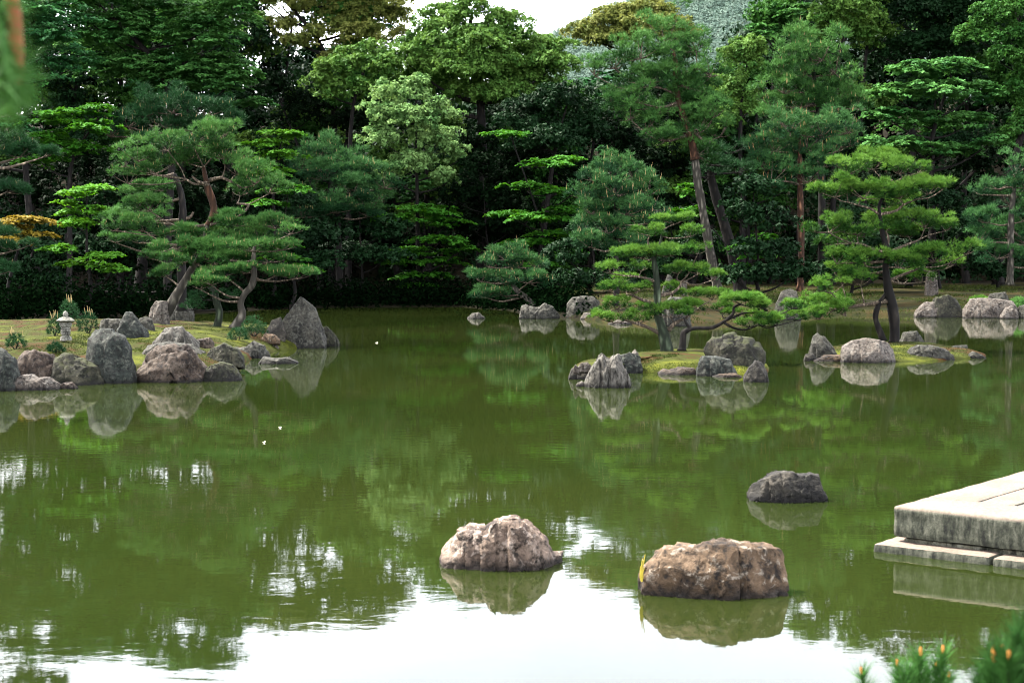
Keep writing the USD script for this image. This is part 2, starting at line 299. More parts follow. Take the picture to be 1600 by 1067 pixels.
islet('right_islet', [(1262, 560), (1300, 564), (1350, 565), (1420, 565), (1480, 563), (1535, 558), (1538, 553), (1490, 546), (1420, 541), (1340, 543), (1280, 548)], 0.28, 7)
def islet_z(name, x, y):
    XY, Z = ISLANDS[name]
    k = ((XY[..., 0] - x) ** 2 + (XY[..., 1] - y) ** 2).argmin(); return float(Z.ravel()[k])

def stand(name, px, py):
    """Where the sight line through a place of the photograph meets the islet: (point, depth)."""
    best = None
    for d in np.arange(25, 75, 0.15):
        p = at(px, py, d); z = islet_z(name, p[0], p[1])
        if p[2] <= z and z > -0.3:
            return np.array([p[0], p[1], z]), d
        if best is None or p[2] - z < best[0]: best = (p[2] - z, np.array([p[0], p[1], max(z, 0)]), d)
    return best[1], best[2]

# ------------------------------------------------------------------ distant hill
def hill():
    r = rng(11)
    x = np.linspace(-260, 620, 120); y = np.linspace(480, 1100, 40)
    X, Y = np.meshgrid(x, y, indexing='ij')
    ridge = np.interp(X, [-60, -12, 4, 20, 60, 150], [50, 76, 96, 109, 122, 134]) + 10 * (meshkit.fbm(np.stack([X / 60, Y / 200, X * 0], -1), 4, 2) - 0.5) * 2
    Z = ridge * np.clip((Y - 480) / 190, 0, 1) ** 0.8
    hm = ground_mat('hill_soil', [(0.35, (0.020, 0.030, 0.026)), (0.65, (0.040, 0.056, 0.050))], scale=0.05)  # ground tone matched to the haze-tinted leaves
    obj('hill', grid_mesh(X, Y, Z), hm, smooth=True, kind='structure')
    n = 2600
    hx, hy = r.uniform(-5, 125, n), r.uniform(590, 690, n)
    hz = np.interp(hx, x, ridge[:, 10]) * np.clip((hy - 480) / 190, 0, 1) ** 0.8
    k = hz + 6 - EYE > (HY - 135) / F * hy; hx, hy, hz = hx[k], hy[k], hz[k]; n = len(hx)
    rad = r.uniform(2.6, 5.6, n); N = int(min(420, 190000 / n))
    u = unit(r.normal(size=(n, N, 3))); u[..., 2] = np.abs(u[..., 2])
    C = np.stack([hx, hy, hz], -1)[:, None] + u * rad[:, None, None] * np.array([1, 1, 1.25])
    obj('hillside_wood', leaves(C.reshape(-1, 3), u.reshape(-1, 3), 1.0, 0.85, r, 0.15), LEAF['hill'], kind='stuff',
        label='wood covering the distant hill behind the trees, haze put into its leaf colour', category='wood')

# ------------------------------------------------------------------ foliage builders
def leaves(C, N, L, W, r, jit=0.6):
    """A bent four-cornered leaf at each point, facing about along N."""
    n = len(C); N = unit(N + jit * r.normal(size=(n, 3)))
    D = unit(np.cross(N, unit(r.normal(size=(n, 3))))); S = np.cross(N, D)
    l = L * r.uniform(0.7, 1.3, (n, 1)); w = W * r.uniform(0.7, 1.3, (n, 1))
    V = np.stack([C - D * l * 0.5 + S * w * 0.5, C - D * l * 0.5 - S * w * 0.5, C + D * l * 0.5 - N * l * 0.15], 1).reshape(-1, 3)
    return V, np.arange(3 * n).reshape(-1, 3)

def sprays(lobes, style, r, leaf, cover):
    """Leaves for lobes (centre, radii) in bunches with gaps between: 'layer' = flat drooping sprays, 'tuft' = domed bunches standing outward."""
    out = []
    la = leaf[0] * leaf[1] * 0.5
    for c, rad in lobes:
        rx, ry, rz = rad; g = (rx * rz) ** 0.5
        area = 2 * np.pi * (rx * rz + rx * ry * 0.5)
        if style == 'layer':
            sr = float(np.clip(0.36 * g, 0.45, 0.95)); per = int(1.15 * np.pi * sr ** 2 / la * 0.75)
        else:
            sr = float(np.clip(0.26 * g, 0.32, 0.62)); per = int(1.5 * np.pi * sr ** 2 / la * 0.7)
        ns = max(4, int(cover * area / (np.pi * sr ** 2) * 0.62))
        u = unit(r.normal(size=(ns, 3))); u[:, 2] = np.where(u[:, 2] < -0.3, -u[:, 2], u[:, 2])
        k = r.uniform(0.45, 1.0, (ns, 1)) ** 0.5
        k *= 0.80 + 0.45 * meshkit.noise(u * 2.3 + c * 0.7, 5)[:, None]
        sc = c + u * k * [rx, ry, rz]
        S = sr * r.uniform(0.6, 1.25, (ns, 1, 1))
        if style == 'layer':
            a = r.uniform(0, 2 * np.pi, (ns, per, 1)); q = np.sqrt(r.uniform(0.0, 1, (ns, per, 1)))
            lob = 0.72 + 0.28 * np.cos(5 * a + r.uniform(0, 6.28, (ns, 1, 1)))
            p = np.concatenate([np.cos(a) * q * lob, np.sin(a) * q * lob, r.normal(size=(ns, per, 1)) * 0.05 - 0.16 * q ** 2], -1) * S
            p[..., 2] -= 0.30 * (p[..., 0] * u[:, None, 0] + p[..., 1] * u[:, None, 1])
            nn = np.array([0, 0, 1.0]) + 0.40 * u[:, None, :] + 0 * p
            jit = 0.34
        else:
            q = unit(r.normal(size=(ns, per, 3)) + 0.5 * u[:, None] + [0, 0, 0.55]); p = q * S * r.uniform(0.62, 1, (ns, per, 1)) * [1, 1, 0.8]
            nn = q + 0.35 * np.array([0, 0, 1.0]); jit = 0.5
        out.append(leaves((sc[:, None] + p).reshape(-1, 3), nn.reshape(-1, 3), leaf[0], leaf[1], r, jit))
    return join(out)

LEAVES_TOTAL = [0]
def broadleaf(name, label, cat, D, base_px, blobs, mat, style='tuft', leaf=(0.24, 0.16), cover=1.3, bark='dark', trunk=0.28, seed=0, lob=1.0, group=None, base=None, deep=0.75, split=True):
    """A tree: a trunk standing at base_px, limbs to its boughs and a crown of lobes around the blobs (x, y, rx, ry of the photograph)."""
    r = rng(seed + 100); m = mpp(D)
    bx = at(base_px, HY, D)[0]; b = np.array([bx, D, float(ground_z(bx, D)) - 0.15]) if base is None else np.array(base)
    t = thing(name, label, cat, b, group)
    lobes, cents = [], []
    for (x, y, rx, ry) in blobs:
        c = at(x, y, D) + [0, r.uniform(-0.5, 0.5) * rx * m, 0]; R = np.array([rx * m, max(rx, ry) * m * deep, ry * m])
        cents.append(c)
        if not split:
            lobes.append((c, R)); continue
        n = max(3, int(4.5 * lob * (rx * m * 0.5) ** 0.5 * max(1, (rx / max(ry, 1)) ** 0.5)))
        u = unit(r.normal(size=(n, 3))); u[:, 2] = np.where(u[:, 2] < -0.5, -u[:, 2], u[:, 2])
        u[:, 1] = np.where(u[:, 1] > 0.45, -u[:, 1], u[:, 1])
        for k in range(n):
            f = r.uniform(0.40, 0.60)
            lobes.append((c + u[k] * R * (1 - f * 0.72), R * [f * r.uniform(0.9, 1.2), f, f * (0.62 if style == 'layer' else 0.9) * r.uniform(0.85, 1.15)]))
        lobes.append((c, R * 0.6))
    cents = np.array(cents)
    top = cents[cents[:, 2].argmax()]; mid = cents.mean(0)
    zc = max(mid[2] - 0.15 * (top[2] - b[2]), b[2] + 0.5)
    P = smooth_line([b, b + (mid - b) * 0.35 * [1, 1, 1] + [r.normal() * 0.25, 0, 0], np.array([mid[0], mid[1], zc]), top - [0, 0, 0.3]], 22)
    R0 = trunk * np.linspace(1, 0.22, 22); R0[0] *= 1.25
    part('trunk', tube(P, R0, 9, 0.12, seed), BARK[bark], t, True)
    for c in cents:
        i = np.clip(np.searchsorted(P[:, 2], c[2] - 0.45 * np.linalg.norm(c[:2] - mid[:2]) - 0.4), 3, 20); s = P[i]
        if np.linalg.norm(c - s) < 0.6: continue
        q = smooth_line([s, s + (c - s) * 0.5 + [0, 0, -0.08 * np.linalg.norm(c - s)], c], 9)
        part('branch', tube(q, np.linspace(R0[i] * 0.55, 0.03, 9), 6, 0.1, seed), BARK[bark], t, True)
    mesh = sprays(lobes, style, r, leaf, cover)
    LEAVES_TOTAL[0] += len(mesh[1])
    part('crown', mesh, LEAF[mat], t)
    return t

def tufts(C, A, L, W, n, r, spread=0.95):
    """Bunches of n pine needles at C, standing about along A."""
    k = len(C)
    D = unit(A[:, None] + spread * unit(r.normal(size=(k, n, 3))))
    S = unit(np.cross(D, unit(r.normal(size=(k, n, 3)))))
    l = L * r.uniform(0.7, 1.15, (k, n, 1)); c = C[:, None] + D * 0.0
    V = np.stack([c - S * W * 0.5, c + S * W * 0.5, c + D * l], 2).reshape(-1, 3)
    return V, np.arange(len(V)).reshape(-1, 3)

def pad_mesh(c, R, r, L, W, nb, gap, cand=None, droop=0.0, bush=0.24):
    """One flat cloud of pine foliage: small domes of needle bunches."""
    rx, ry, rz = R
    ns = int(np.clip(5 + 3.2 * rx, 6, 16))
    a, q = r.uniform(0, 2 * np.pi, ns), np.sqrt(r.uniform(0.02, 1, ns)) * 0.78
    sc = np.stack([np.cos(a) * q * rx, np.sin(a) * q * ry, (1 - q ** 2) * rz * 0.45 + r.normal(size=ns) * rz * bush + np.cos(a) * q * rz * r.uniform(-0.3, 0.3) - droop * q ** 2 * rz], -1)
    sr = r.uniform(0.26, 0.44, ns)
    P, A = [], []
    for k in range(ns):
        hr = np.array([max(rx * sr[k], 0.12), max(ry * sr[k], 0.12), rz * r.uniform(0.4, 0.75)])
        n = int(max(8, np.pi * hr[0] * hr[1] * 1.7 / gap ** 2))
        u = unit(r.normal(size=(n, 3))); u[:, 2] = np.abs(u[:, 2]) * r.choice([1, 1, 1, 1, 1, -0.35], n)
        P.append(sc[k] + u * hr * r.uniform(0.55, 1.0, (n, 1))); A.append(unit(u * [0.75, 0.75, 0.5] + [0, 0, 0.75]))
    P, A = np.vstack(P) + c, np.vstack(A)
    hgt = (P[:, 2] - c[2]) / rz; lit_top = (hgt + r.normal(size=len(P)) * 0.16 > 0.30) & (A[:, 2] > 0.5)  # upper bunches, to take the lighter needle copy
    mesh = tufts(P[~lit_top], A[~lit_top], L * 1.05, W, nb, r) if (~lit_top).any() else None
    fresh = tufts(P[lit_top] + [0, 0, L * 0.15], unit(A[lit_top] + [0, 0, 0.30]), L, W, nb, r, 0.85) if lit_top.any() else None
    cm = None
    if cand:
        m = r.random(len(P)) < cand[0]; Q = P[m & (A[:, 2] > 0.6)]
        h = cand[1] * r.uniform(0.5, 1.2, (len(Q), 1)); Q = Q + [0, 0, L * 0.35]
        w = cand[2]
        k = np.arange(3) * 2 * np.pi / 3
        base = Q[:, None] + np.stack([np.cos(k), np.sin(k), 0 * k], -1)[None] * w
        tip = Q + np.concatenate([r.normal(size=(len(Q), 2)) * 0.12 * h, h], 1)
        V = np.concatenate([base, tip[:, None]], 1).reshape(-1, 3); b = np.arange(len(Q))[:, None] * 4
        cm = (V, np.vstack([b + [0, 1, 3], b + [1, 2, 3], b + [2, 0, 3]]))
    return (mesh, fresh), cm, sc + c

PINE_TOTAL = [0]
def pine(name, label, D, trunks, pads, mat, L=0.12, W=0.012, nb=10, gap=0.075, bark='pine', upper='red', limb='twig', cand=None, seed=0, base_z=None, depth=0.8, thick=1.0, limbs=(), group=None, twigs=True, candle=None, barks=None, wide=1.0, bush=0.24):
    """A garden pine: trunks and limbs given as lines (x, y, width of the photograph, optional depth), its pads as (x, y, rx, ry, optional depth shift in m)."""
    r = rng(seed + 500); m = mpp(D)
    def line(pts, n=None):
        Q = np.array([[*at(p[0], p[1], D + (p[3] if len(p) > 3 else 0)), p[2] * m * 0.5] for p in pts])
        Q = smooth_line(Q, n or max(8, 5 * len(pts))); return Q[:, :3], np.maximum(Q[:, 3], 0.006)
    b = at(trunks[0][0][0], trunks[0][0][1], D)
    t = thing(name, label, 'pine tree', b, group)
    axis = []
    for i, tr in enumerate(trunks):
        P, R = line(tr); R = R.copy(); R[0] *= 1.25
        part('trunk', tube(P, R, 12, 0.26, seed + i), BARK[barks[i] if barks else bark], t, True)
        axis.append(np.column_stack([P, R]))
    for lb in limbs:
        P, R = line(lb); part('branch', tube(P, R, 7, 0.15, seed), BARK[limb], t, True); axis.append(np.column_stack([P, R]))
    axis = np.vstack(axis); cands = []
    for p in pads:
        x, y, rx, ry = p[:4]; dd = p[4] if len(p) > 4 else r.uniform(-0.6, 0.6) * rx * m * 1.1
        c = at(x, y + ry * 0.45, D + dd); R = np.array([rx * m * wide, rx * m * depth, ry * m * 1.15 * thick])
        mesh, cm, subs = pad_mesh(c, R, r, L, W, nb, gap, cand, 0.0, bush)
        shade_mesh, fresh = mesh; PINE_TOTAL[0] += sum(len(k[1]) for k in mesh if k)
        o = part('foliage', shade_mesh or fresh, NEEDLE[SHADE[mat]], t)
        if shade_mesh and fresh: part('lit_shoots', fresh, NEEDLE[mat], o)  # tops painted brighter so that the pad looks lit from above
        if cm is not None: cands.append(cm)
        # limb from the nearest lower piece of trunk or limb
        dv = axis[:, :3] - c; cost = np.linalg.norm(dv, axis=1) + 2.0 * np.maximum(dv[:, 2] + 0.02, 0)
        s = axis[cost.argmin()]
        ds = np.linalg.norm(c - s[:3]); tw = []
        if ds > 0.15:
            q = smooth_line([s[:3], s[:3] + (c - s[:3]) * 0.45 + [0, 0, -0.10 * ds] + r.normal(size=3) * 0.06 * ds, c - [0, 0, R[2] * 0.25]], 9)
            tw.append(tube(q, np.linspace(min(max(s[3] * 0.5, 0.018), 0.02 + 0.03 * ds), 0.012 * (L / 0.12), 9), 6, 0.15, seed))
        if twigs:
            for sct in subs[:9]:
                q = smooth_line([c - [0, 0, R[2] * 0.25], (c + sct) / 2 - [0, 0, R[2] * 0.22], sct], 4)
                tw.append(tube(q, [0.011 * L / 0.12, 0.009 * L / 0.12, 0.006 * L / 0.12, 0.004], 4))
        if tw: part('branch', join(tw), BARK[limb], t, True)
    if cands: part('candles', join(cands), candle or CANDLE, t, kind='stuff')
    return t

# ------------------------------------------------------------------ rocks
def rock(label, prof, base_y, mat, seed, z=0.0, d=None, thick=0.75, boxy=0.75, facets=10, rough=0.10, sub=4, cat='rock', name='rock', ridge=0.0, vert=0.0, round_=False, pieces=None):
    """A stone with the outline PROF (top edge from left foot to right foot, in the photograph), standing in the water or on ground of height z."""
    r = rng(seed + 900)
    d0 = depth_on(base_y, z) if d is None else d
    xs_ = [p[0] for p in prof]; w = (max(xs_) - min(xs_)) * mpp(d0)
    T = w * thick * 0.5
    dc = d0 + T * 0.8
    base = at((min(xs_) + max(xs_)) / 2, base_y, d0); base = np.array([base[0] * dc / d0, dc, z])
    P = np.array([at(x, y, dc) for x, y in prof]); Q = np.column_stack([P[:, 0] - base[0], P[:, 2] - z])
    h = max(Q[:, 1].max(), 0.05); Q[:, 1] = np.maximum(Q[:, 1], -0.02)
    foot = -0.35 * h - 0.08
    poly = np.vstack([Q, [Q[-1, 0] * 0.9, foot], [Q[0, 0] * 0.9, foot]])
    cz = h * 0.30
    s = min(w, h * 1.6)
    if not round_:
        # angular stone: overlapping broken blocks under the outline, fused
        import manifold3d as m3
        x0, x1 = Q[:, 0].min(), Q[:, 0].max(); K = pieces or int(np.clip(2 + 2.2 * w / h, 3, 7))
        body = None; xx = np.linspace(x0, x1, 60); zz = np.interp(xx, Q[:, 0], Q[:, 1])
        for k in range(K):
            c_ = x0 + (x1 - x0) * (k + 0.5) / K; hw = (x1 - x0) / K * r.uniform(0.62, 0.95) * (0.85 if K > 6 else 1.0)
            a, b = max(c_ - hw, x0), min(c_ + hw, x1)
            sel = np.concatenate([[a], Q[(Q[:, 0] > a) & (Q[:, 0] < b), 0], [b]]); tz = np.interp(sel, Q[:, 0], Q[:, 1])
            e = 1 - 0.45 * abs((c_ - (x0 + x1) / 2) / ((x1 - x0) / 2)) ** 1.5
            F_, G_ = T * e * r.uniform(0.90, 1.08), T * e * r.uniform(0.8, 1.1)
            pt = []
            for X_, Z_ in zip(sel, tz):
                pt += [(X_, -F_ * r.uniform(0.30, 0.70), Z_ * r.uniform(0.93, 1.0)), (X_, G_ * r.uniform(-0.1, 0.5), Z_), (X_, -F_ * r.uniform(0.75, 1.0), Z_ * r.uniform(0.35, 0.75))]
            for X_ in (a + 0.04 * (b - a), b - 0.04 * (b - a)):
                pt += [(X_, -F_ * r.uniform(0.88, 1.05), foot * 0.6), (X_, G_, foot), (X_, G_ * 0.9, h * 0.2)]
            hull = m3.Manifold.hull_points(np.array(pt))
            body = hull if body is None else body + hull
        for k in range(5):
            n = unit(np.array([r.normal() * 0.8, -1.0, r.uniform(-0.1, 0.9)])); pv = np.array(body.to_mesh().vert_properties)[:, :3] @ n
            body = body.trim_by_plane(tuple(-n), -float(pv.max() * r.uniform(0.80, 0.93)))
        body = body.refine_to_length(s / (46 if sub >= 5 else 22 if sub == 4 else 15))
        mm = body.to_mesh(); X = np.array(mm.vert_properties[:, :3], float); faces = np.array(mm.tri_verts)
        tm = trimesh.Trimesh(X, faces, process=True); trimesh.smoothing.filter_taubin(tm, iterations=3); X, faces = np.array(tm.vertices), np.array(tm.faces)
    else:
        ang = np.arctan2(poly[:, 1] - cz, poly[:, 0]); rad = np.hypot(poly[:, 0], poly[:, 1] - cz)
        # outline as radius over angle, sampled along the polygon's edges
        pts = np.vstack([poly[i] + (poly[(i + 1) % len(poly)] - poly[i]) * np.linspace(0, 1, 24, endpoint=False)[:, None] for i in range(len(poly))])
        ang = np.arctan2(pts[:, 1] - cz, pts[:, 0]); rad = np.hypot(pts[:, 0], pts[:, 1] - cz)
        bins = np.linspace(-np.pi, np.pi, 181); k = np.digitize(ang, bins) - 1
        prof_r = np.array([rad[k == i].max() if (k == i).any() else np.nan for i in range(180)])
        c = (bins[:-1] + bins[1:]) / 2; ok = ~np.isnan(prof_r)
        prof_r = np.interp(c, np.concatenate([c[ok] - 2 * np.pi, c[ok], c[ok] + 2 * np.pi]), np.tile(prof_r[ok], 3))
        m = trimesh.creation.icosphere(sub); v = np.array(m.vertices)
        rho = np.hypot(v[:, 0], v[:, 2]); th = np.arctan2(v[:, 2], v[:, 0])
        rr = np.interp(th, np.concatenate([c - 2 * np.pi, c, c + 2 * np.pi]), np.tile(prof_r, 3))
        k = np.clip(rho, 0, 1) ** boxy * rr
        X = np.stack([np.cos(th) * k, T * np.sign(v[:, 1]) * np.abs(v[:, 1]) ** (0.45 + 0.4 * boxy) * (1.0 - 0.25 * np.clip((np.sin(th) * k) / h, 0, 1)), cz + np.sin(th) * k], -1)
        # broad flats on the faces towards and away from the viewer's side; the outline stays
        for i in range(facets):
            n = unit(np.array([r.normal() * 0.75, r.choice([-1, -1, 1]) * r.uniform(0.5, 1.1), r.normal() * 0.55 + 0.12]))
            pr = (X - [0, 0, cz]) @ n; lim = pr.max() * r.uniform(0.66, 0.92)
            X -= np.maximum(pr - lim, 0)[:, None] * n * 0.95
        faces = m.faces
    off = seed * 3.7
    p0 = X / s
    f = meshkit.fbm(p0 * [2.6, 2.6, 2.6 * (0.3 if vert else 1)] + off, 5, seed) - 0.5
    g = np.abs(meshkit.fbm(p0 * [5.5, 5.5, 5.5 * (0.25 if vert else 1)] + off + 9, 4, seed + 3) - 0.5)
    nrm = unit(X - [0, 0, cz * 0.6])
    from scipy.spatial import cKDTree
    vs = np.array([1, 1, 0.42 if vert else 1.0])
    def cells(q, size, k, amp):
        seeds = rng(seed + k).uniform(-1.7, 1.7, (int(40 / size ** 2 * 0.5) + 60, 3)); tilt = rng(seed + k + 1).normal(size=seeds.shape) * [1, 1, 0.7]
        qq = (q + 0.10 * size * (np.stack([meshkit.noise(q * 5 / size + 7 * a, k + a) for a in range(3)], -1) - 0.5)) * vs
        dd, ii = cKDTree(seeds * size / 0.35 * 0.62).query(qq, k=2)
        plane = ((qq - (seeds * size / 0.35 * 0.62)[ii[:, 0]]) * tilt[ii[:, 0]]).sum(1)
        return amp * (0.42 * (np.clip((dd[:, 1] - dd[:, 0]) / (0.14 * size), 0, 1) - 0.8) + np.clip(plane / size, -0.8, 0.8) * 0.75)
    big = cells(p0, 0.52, 11, 1.0); small = cells(p0, 0.20, 23, 1.0)
    f2 = meshkit.fbm(p0 * 14 * vs + off, 4, seed + 7) - 0.5
    kb = 1.0 if round_ else 0.30
    X = X + nrm * (f * rough * 1.1 * kb + big * rough * 0.80 * kb + small * rough * 0.30 + f2 * rough * 0.34 - g * ridge + rough * 0.10)[:, None] * s
    t = obj(name, (X + base, faces), ROCK[mat], smooth=38)
    data(t, label=label, category=cat); return t
hill()
# ------------------------------------------------------------------ stone landing stage
def dock():
    dark_face = rock_mat('granite_stained', (0.030, 0.034, 0.022), (0.105, 0.105, 0.075), (0.190, 0.180, 0.135), (0.250, 0.250, 0.200), 0.50, scale=1.6, bump=0.012, streak=0.35)
    # level tops pale, upright faces darker and mottled, mixed by facing
    top = usdkit.material(stage, '/World/Looks/granite_by_facing', {
        'g': ('geometry', {}), 'n': ('noise_texture', {'scale': 30, 'detail': 6, 'roughness': 0.7}), 'n2': ('noise_texture', {'scale': 2.2, 'detail': 4}),
        'r': ('rgb_ramp', {'ramp': [(0.3, (0.070, 0.052, 0.038)), (0.7, (0.140, 0.110, 0.087))]}), 'r2': ('rgb_ramp', {'ramp': [(0.35, (0.75, 0.75, 0.72)), (0.6, (1, 1, 1))]}),
        'mt': ('mix_color', {'blend_type': 'multiply', 'fac': 1.0}),
        'mp': ('mapping', {'mapping_type': 'point', 'scale': (1, 1, 0.3)}), 'n3': ('noise_texture', {'scale': 16, 'detail': 6, 'roughness': 0.75}),
        'r3': ('rgb_ramp', {'ramp': [(0.38, (0.004, 0.005, 0.003)), (0.48, (0.022, 0.025, 0.016)), (0.58, (0.050, 0.052, 0.037)), (0.7, (0.105, 0.105, 0.08))]}),
        's': ('separate_xyz', {}), 'mr': ('map_range', {'from_min': 0.25, 'from_max': 0.75, 'to_min': 0, 'to_max': 1, 'clamp': True}), 'mx': ('mix_color', {}),
        'b': ('bump', {'strength': 0.8, 'distance': 0.008}), 'p': ('principled_bsdf', {'roughness': 0.8, 'specular_ior_level': 0.25})},
        [('g.position', 'n.vector'), ('g.position', 'n2.vector'), ('n.fac', 'r.fac'), ('n2.fac', 'r2.fac'), ('r.color', 'mt.a'), ('r2.color', 'mt.b'), ('g.position', 'mp.vector'), ('mp.vector', 'n3.vector'), ('n3.fac', 'r3.fac'),
         ('g.normal', 's.vector'), ('s.z', 'mr.value'), ('mr.result', 'mx.fac'), ('r3.color', 'mx.a'), ('mt.result', 'mx.b'), ('mx.result', 'p.base_color'), ('n.fac', 'b.height'), ('b.normal', 'p.normal')], surface='p.BSDF')
    C = np.array([3.385, 12.57, 0.0]); u = np.array([0.812, -0.583, 0]); v = np.array([0.583, 0.812, 0]) ; v = unit(v + 0.10 * u)
    t = thing('stone_landing', 'pale granite landing stage of cut slabs reaching into the pond at the right', 'landing stage', C)
    def slab(name, u0, u1, v0, v1, z0, z1, seed, bev=0.022):
        g = 0.0035
        nu, nv = max(3, int((u1 - u0) / 0.07)), max(3, int((v1 - v0) / 0.07))
        b = trimesh.creation.box([1, 1, 1])
        b = b.subdivide().subdivide().subdivide().subdivide()
        p = np.array(b.vertices); ext = np.array([u1 - u0 - 2 * g, v1 - v0 - 2 * g, z1 - z0])
        q = p * ext; inner = np.clip(q, -(ext / 2 - bev), ext / 2 - bev); dq = q - inner
        # crowd the vertices near the rims so that the rounding holds
        e = np.abs(p) > 0.43
        q = np.where(e, np.sign(p) * (ext / 2 - bev * (0.5 - np.abs(p)) / 0.07 * 1.6), p * 2 * (ext / 2 - bev * 1.6) / 0.875 * 1.0)
        q = np.clip(q, -ext / 2, ext / 2)
        inner = np.clip(q, -(ext / 2 - bev), ext / 2 - bev); dq = q - inner; ln = np.linalg.norm(dq, axis=1, keepdims=True)
        q = inner + dq / np.maximum(ln, 1e-9) * np.minimum(ln, bev)
        w = np.array([(u0 + u1) / 2, (v0 + v1) / 2, (z0 + z1) / 2]) + q
        P = C + w[:, :1] * u + w[:, 1:2] * v + w[:, 2:3] * [0, 0, 1]
        nrm = unit(q / ext)
        P = P + nrm * ((meshkit.fbm(P * 7 + seed, 5, seed) - 0.5) * 0.034)[:, None]
        part(name, (P, b.faces), top, t, smooth=50)
    Z0, Z1 = 0.115, 0.396
    slab('slab', 0.0, 2.6, 0.0, 0.69, Z0, Z1, 1, 0.03)
    slab('slab', 2.6, 4.6, 0.0, 0.69, Z0, Z1, 2)
    slab('slab', 0.0, 0.47, 0.69, 3.1, Z0, Z1, 3, 0.03); slab('slab', 0.0, 0.47, 3.1, 5.6, Z0, Z1, 4)
    slab('slab', 0.47, 0.80, 0.69, 5.6, Z0, Z1 - 0.004, 5); slab('slab', 0.80, 2.1, 0.69, 2.3, Z0, Z1 - 0.008, 6); slab('slab', 2.1, 4.6, 0.69, 2.3, Z0, Z1 - 0.004, 7)
    slab('slab', 0.80, 2.9, 2.3, 5.6, Z0, Z1 - 0.006, 8); slab('slab', 2.9, 4.6, 2.3, 5.6, Z0, Z1, 9)
    for i, (a, b) in enumerate([(-0.10, 0.93), (0.95, 2.3), (2.32, 3.4), (3.42, 4.6)]):
        slab('ledge_stone', a, b, -0.17, 0.5, -0.3, 0.072 - 0.006 * i, 20 + i, 0.025)
    for i, (a, b) in enumerate([(0.52, 1.9), (1.92, 3.6), (3.62, 5.6)]):
        slab('ledge_stone', -0.10, 0.5, a, b, -0.3, 0.068, 30 + i, 0.025)
    q = [C + a * u + b * v for a, b in [(0.06, 0.06), (4.6, 0.06), (4.6, 5.6), (0.06, 5.6)]]
    core = trimesh.creation.box([1, 1, 1]); w = (np.array(core.vertices) + 0.5) * [4.4, 5.4, 0.30] + [0.08, 0.08, -0.2]
    part('core', (C + w[:, :1] * u + w[:, 1:2] * v + w[:, 2:3] * [0, 0, 1], core.faces), dark_face, t)
dock()

# ------------------------------------------------------------------ stone lantern on the left islet
def lantern():
    b, d = stand('left_islet', 103, 534); b[2] -= 0.03
    m = mpp(d); H = lambda py: at(103, py, d)[2] - b[2]
    t = thing('stone_lantern', 'small tiered grey stone lantern with a round cap on the mossy left islet', 'stone lantern', b)
    mat = rock_mat('lantern_stone', (0.04, 0.04, 0.033), (0.10, 0.10, 0.082), (0.17, 0.165, 0.14), (0.20, 0.20, 0.175), 0.52, scale=3, bump=0.01)
    def lathe(name, prof, sides=20, sq=False):
        prof = np.array(prof, float); n = len(prof)
        a = np.linspace(0, 2 * np.pi, sides, endpoint=False)
        V = np.stack([prof[:, :1] * np.cos(a), prof[:, :1] * np.sin(a), prof[:, 1:] + 0 * a], -1)
        V = V * (1 + 0.05 * (meshkit.fbm(V * 22 + prof[0, 1] * 9, 3, 5)[..., None] - 0.5) * np.array([1, 1, 0.3]))
        V = V.reshape(-1, 3)
        i, j = np.meshgrid(np.arange(n - 1), np.arange(sides), indexing='ij'); j2 = (j + 1) % sides
        p, q, r_, s = i * sides + j, i * sides + j2, (i + 1) * sides + j2, (i + 1) * sides + j
        part(name, (V + b, np.vstack([np.stack([p, q, r_], -1).reshape(-1, 3), np.stack([p, r_, s], -1).reshape(-1, 3)])), mat, t, smooth=40)
    k = m
    h = [H(y) for y in (533, 526, 523, 518.5, 515, 511, 504, 496, 490, 485)]
    lathe('base', [(0, 0), (9 * k, 0.0), (8.5 * k, h[1]), (0, h[1])])
    lathe('tier', [(0, h[1]), (6.0 * k, h[1]), (6.6 * k, (h[1] + h[2]) / 2), (6 * k, h[2]), (0, h[2])])
    lathe('tier', [(0, h[2]), (5.2 * k, h[2]), (7.4 * k, h[2] + 0.02), (7.2 * k, h[3]), (0, h[3])])
    lathe('tier', [(0, h[3]), (5.4 * k, h[3]), (7.8 * k, h[3] + 0.02), (7.2 * k, h[4]), (0, h[4])])
    lathe('tier', [(0, h[4]), (5.6 * k, h[4]), (7.6 * k, h[4] + 0.02), (6.4 * k, h[5]), (0, h[5])])
    lathe('body', [(0, h[5]), (7.5 * k, h[5]), (9.5 * k, (h[5] + h[6]) / 2), (8.6 * k, h[6] + 0.01), (0, h[6] + 0.01)])
    lathe('cap', [(0, h[6]), (8 * k, h[6] + 0.005), (13.5 * k, h[6] + 0.035), (13.8 * k, h[6] + 0.06), (9 * k, h[7] - 0.01), (4 * k, h[7] + 0.02), (0, h[7] + 0.025)])
    lathe('finial', [(0, h[7] + 0.01), (3.4 * k, h[7] + 0.02), (4.2 * k, h[8] - 0.02), (3.2 * k, h[8] + 0.03), (0, h[9])])
lantern()

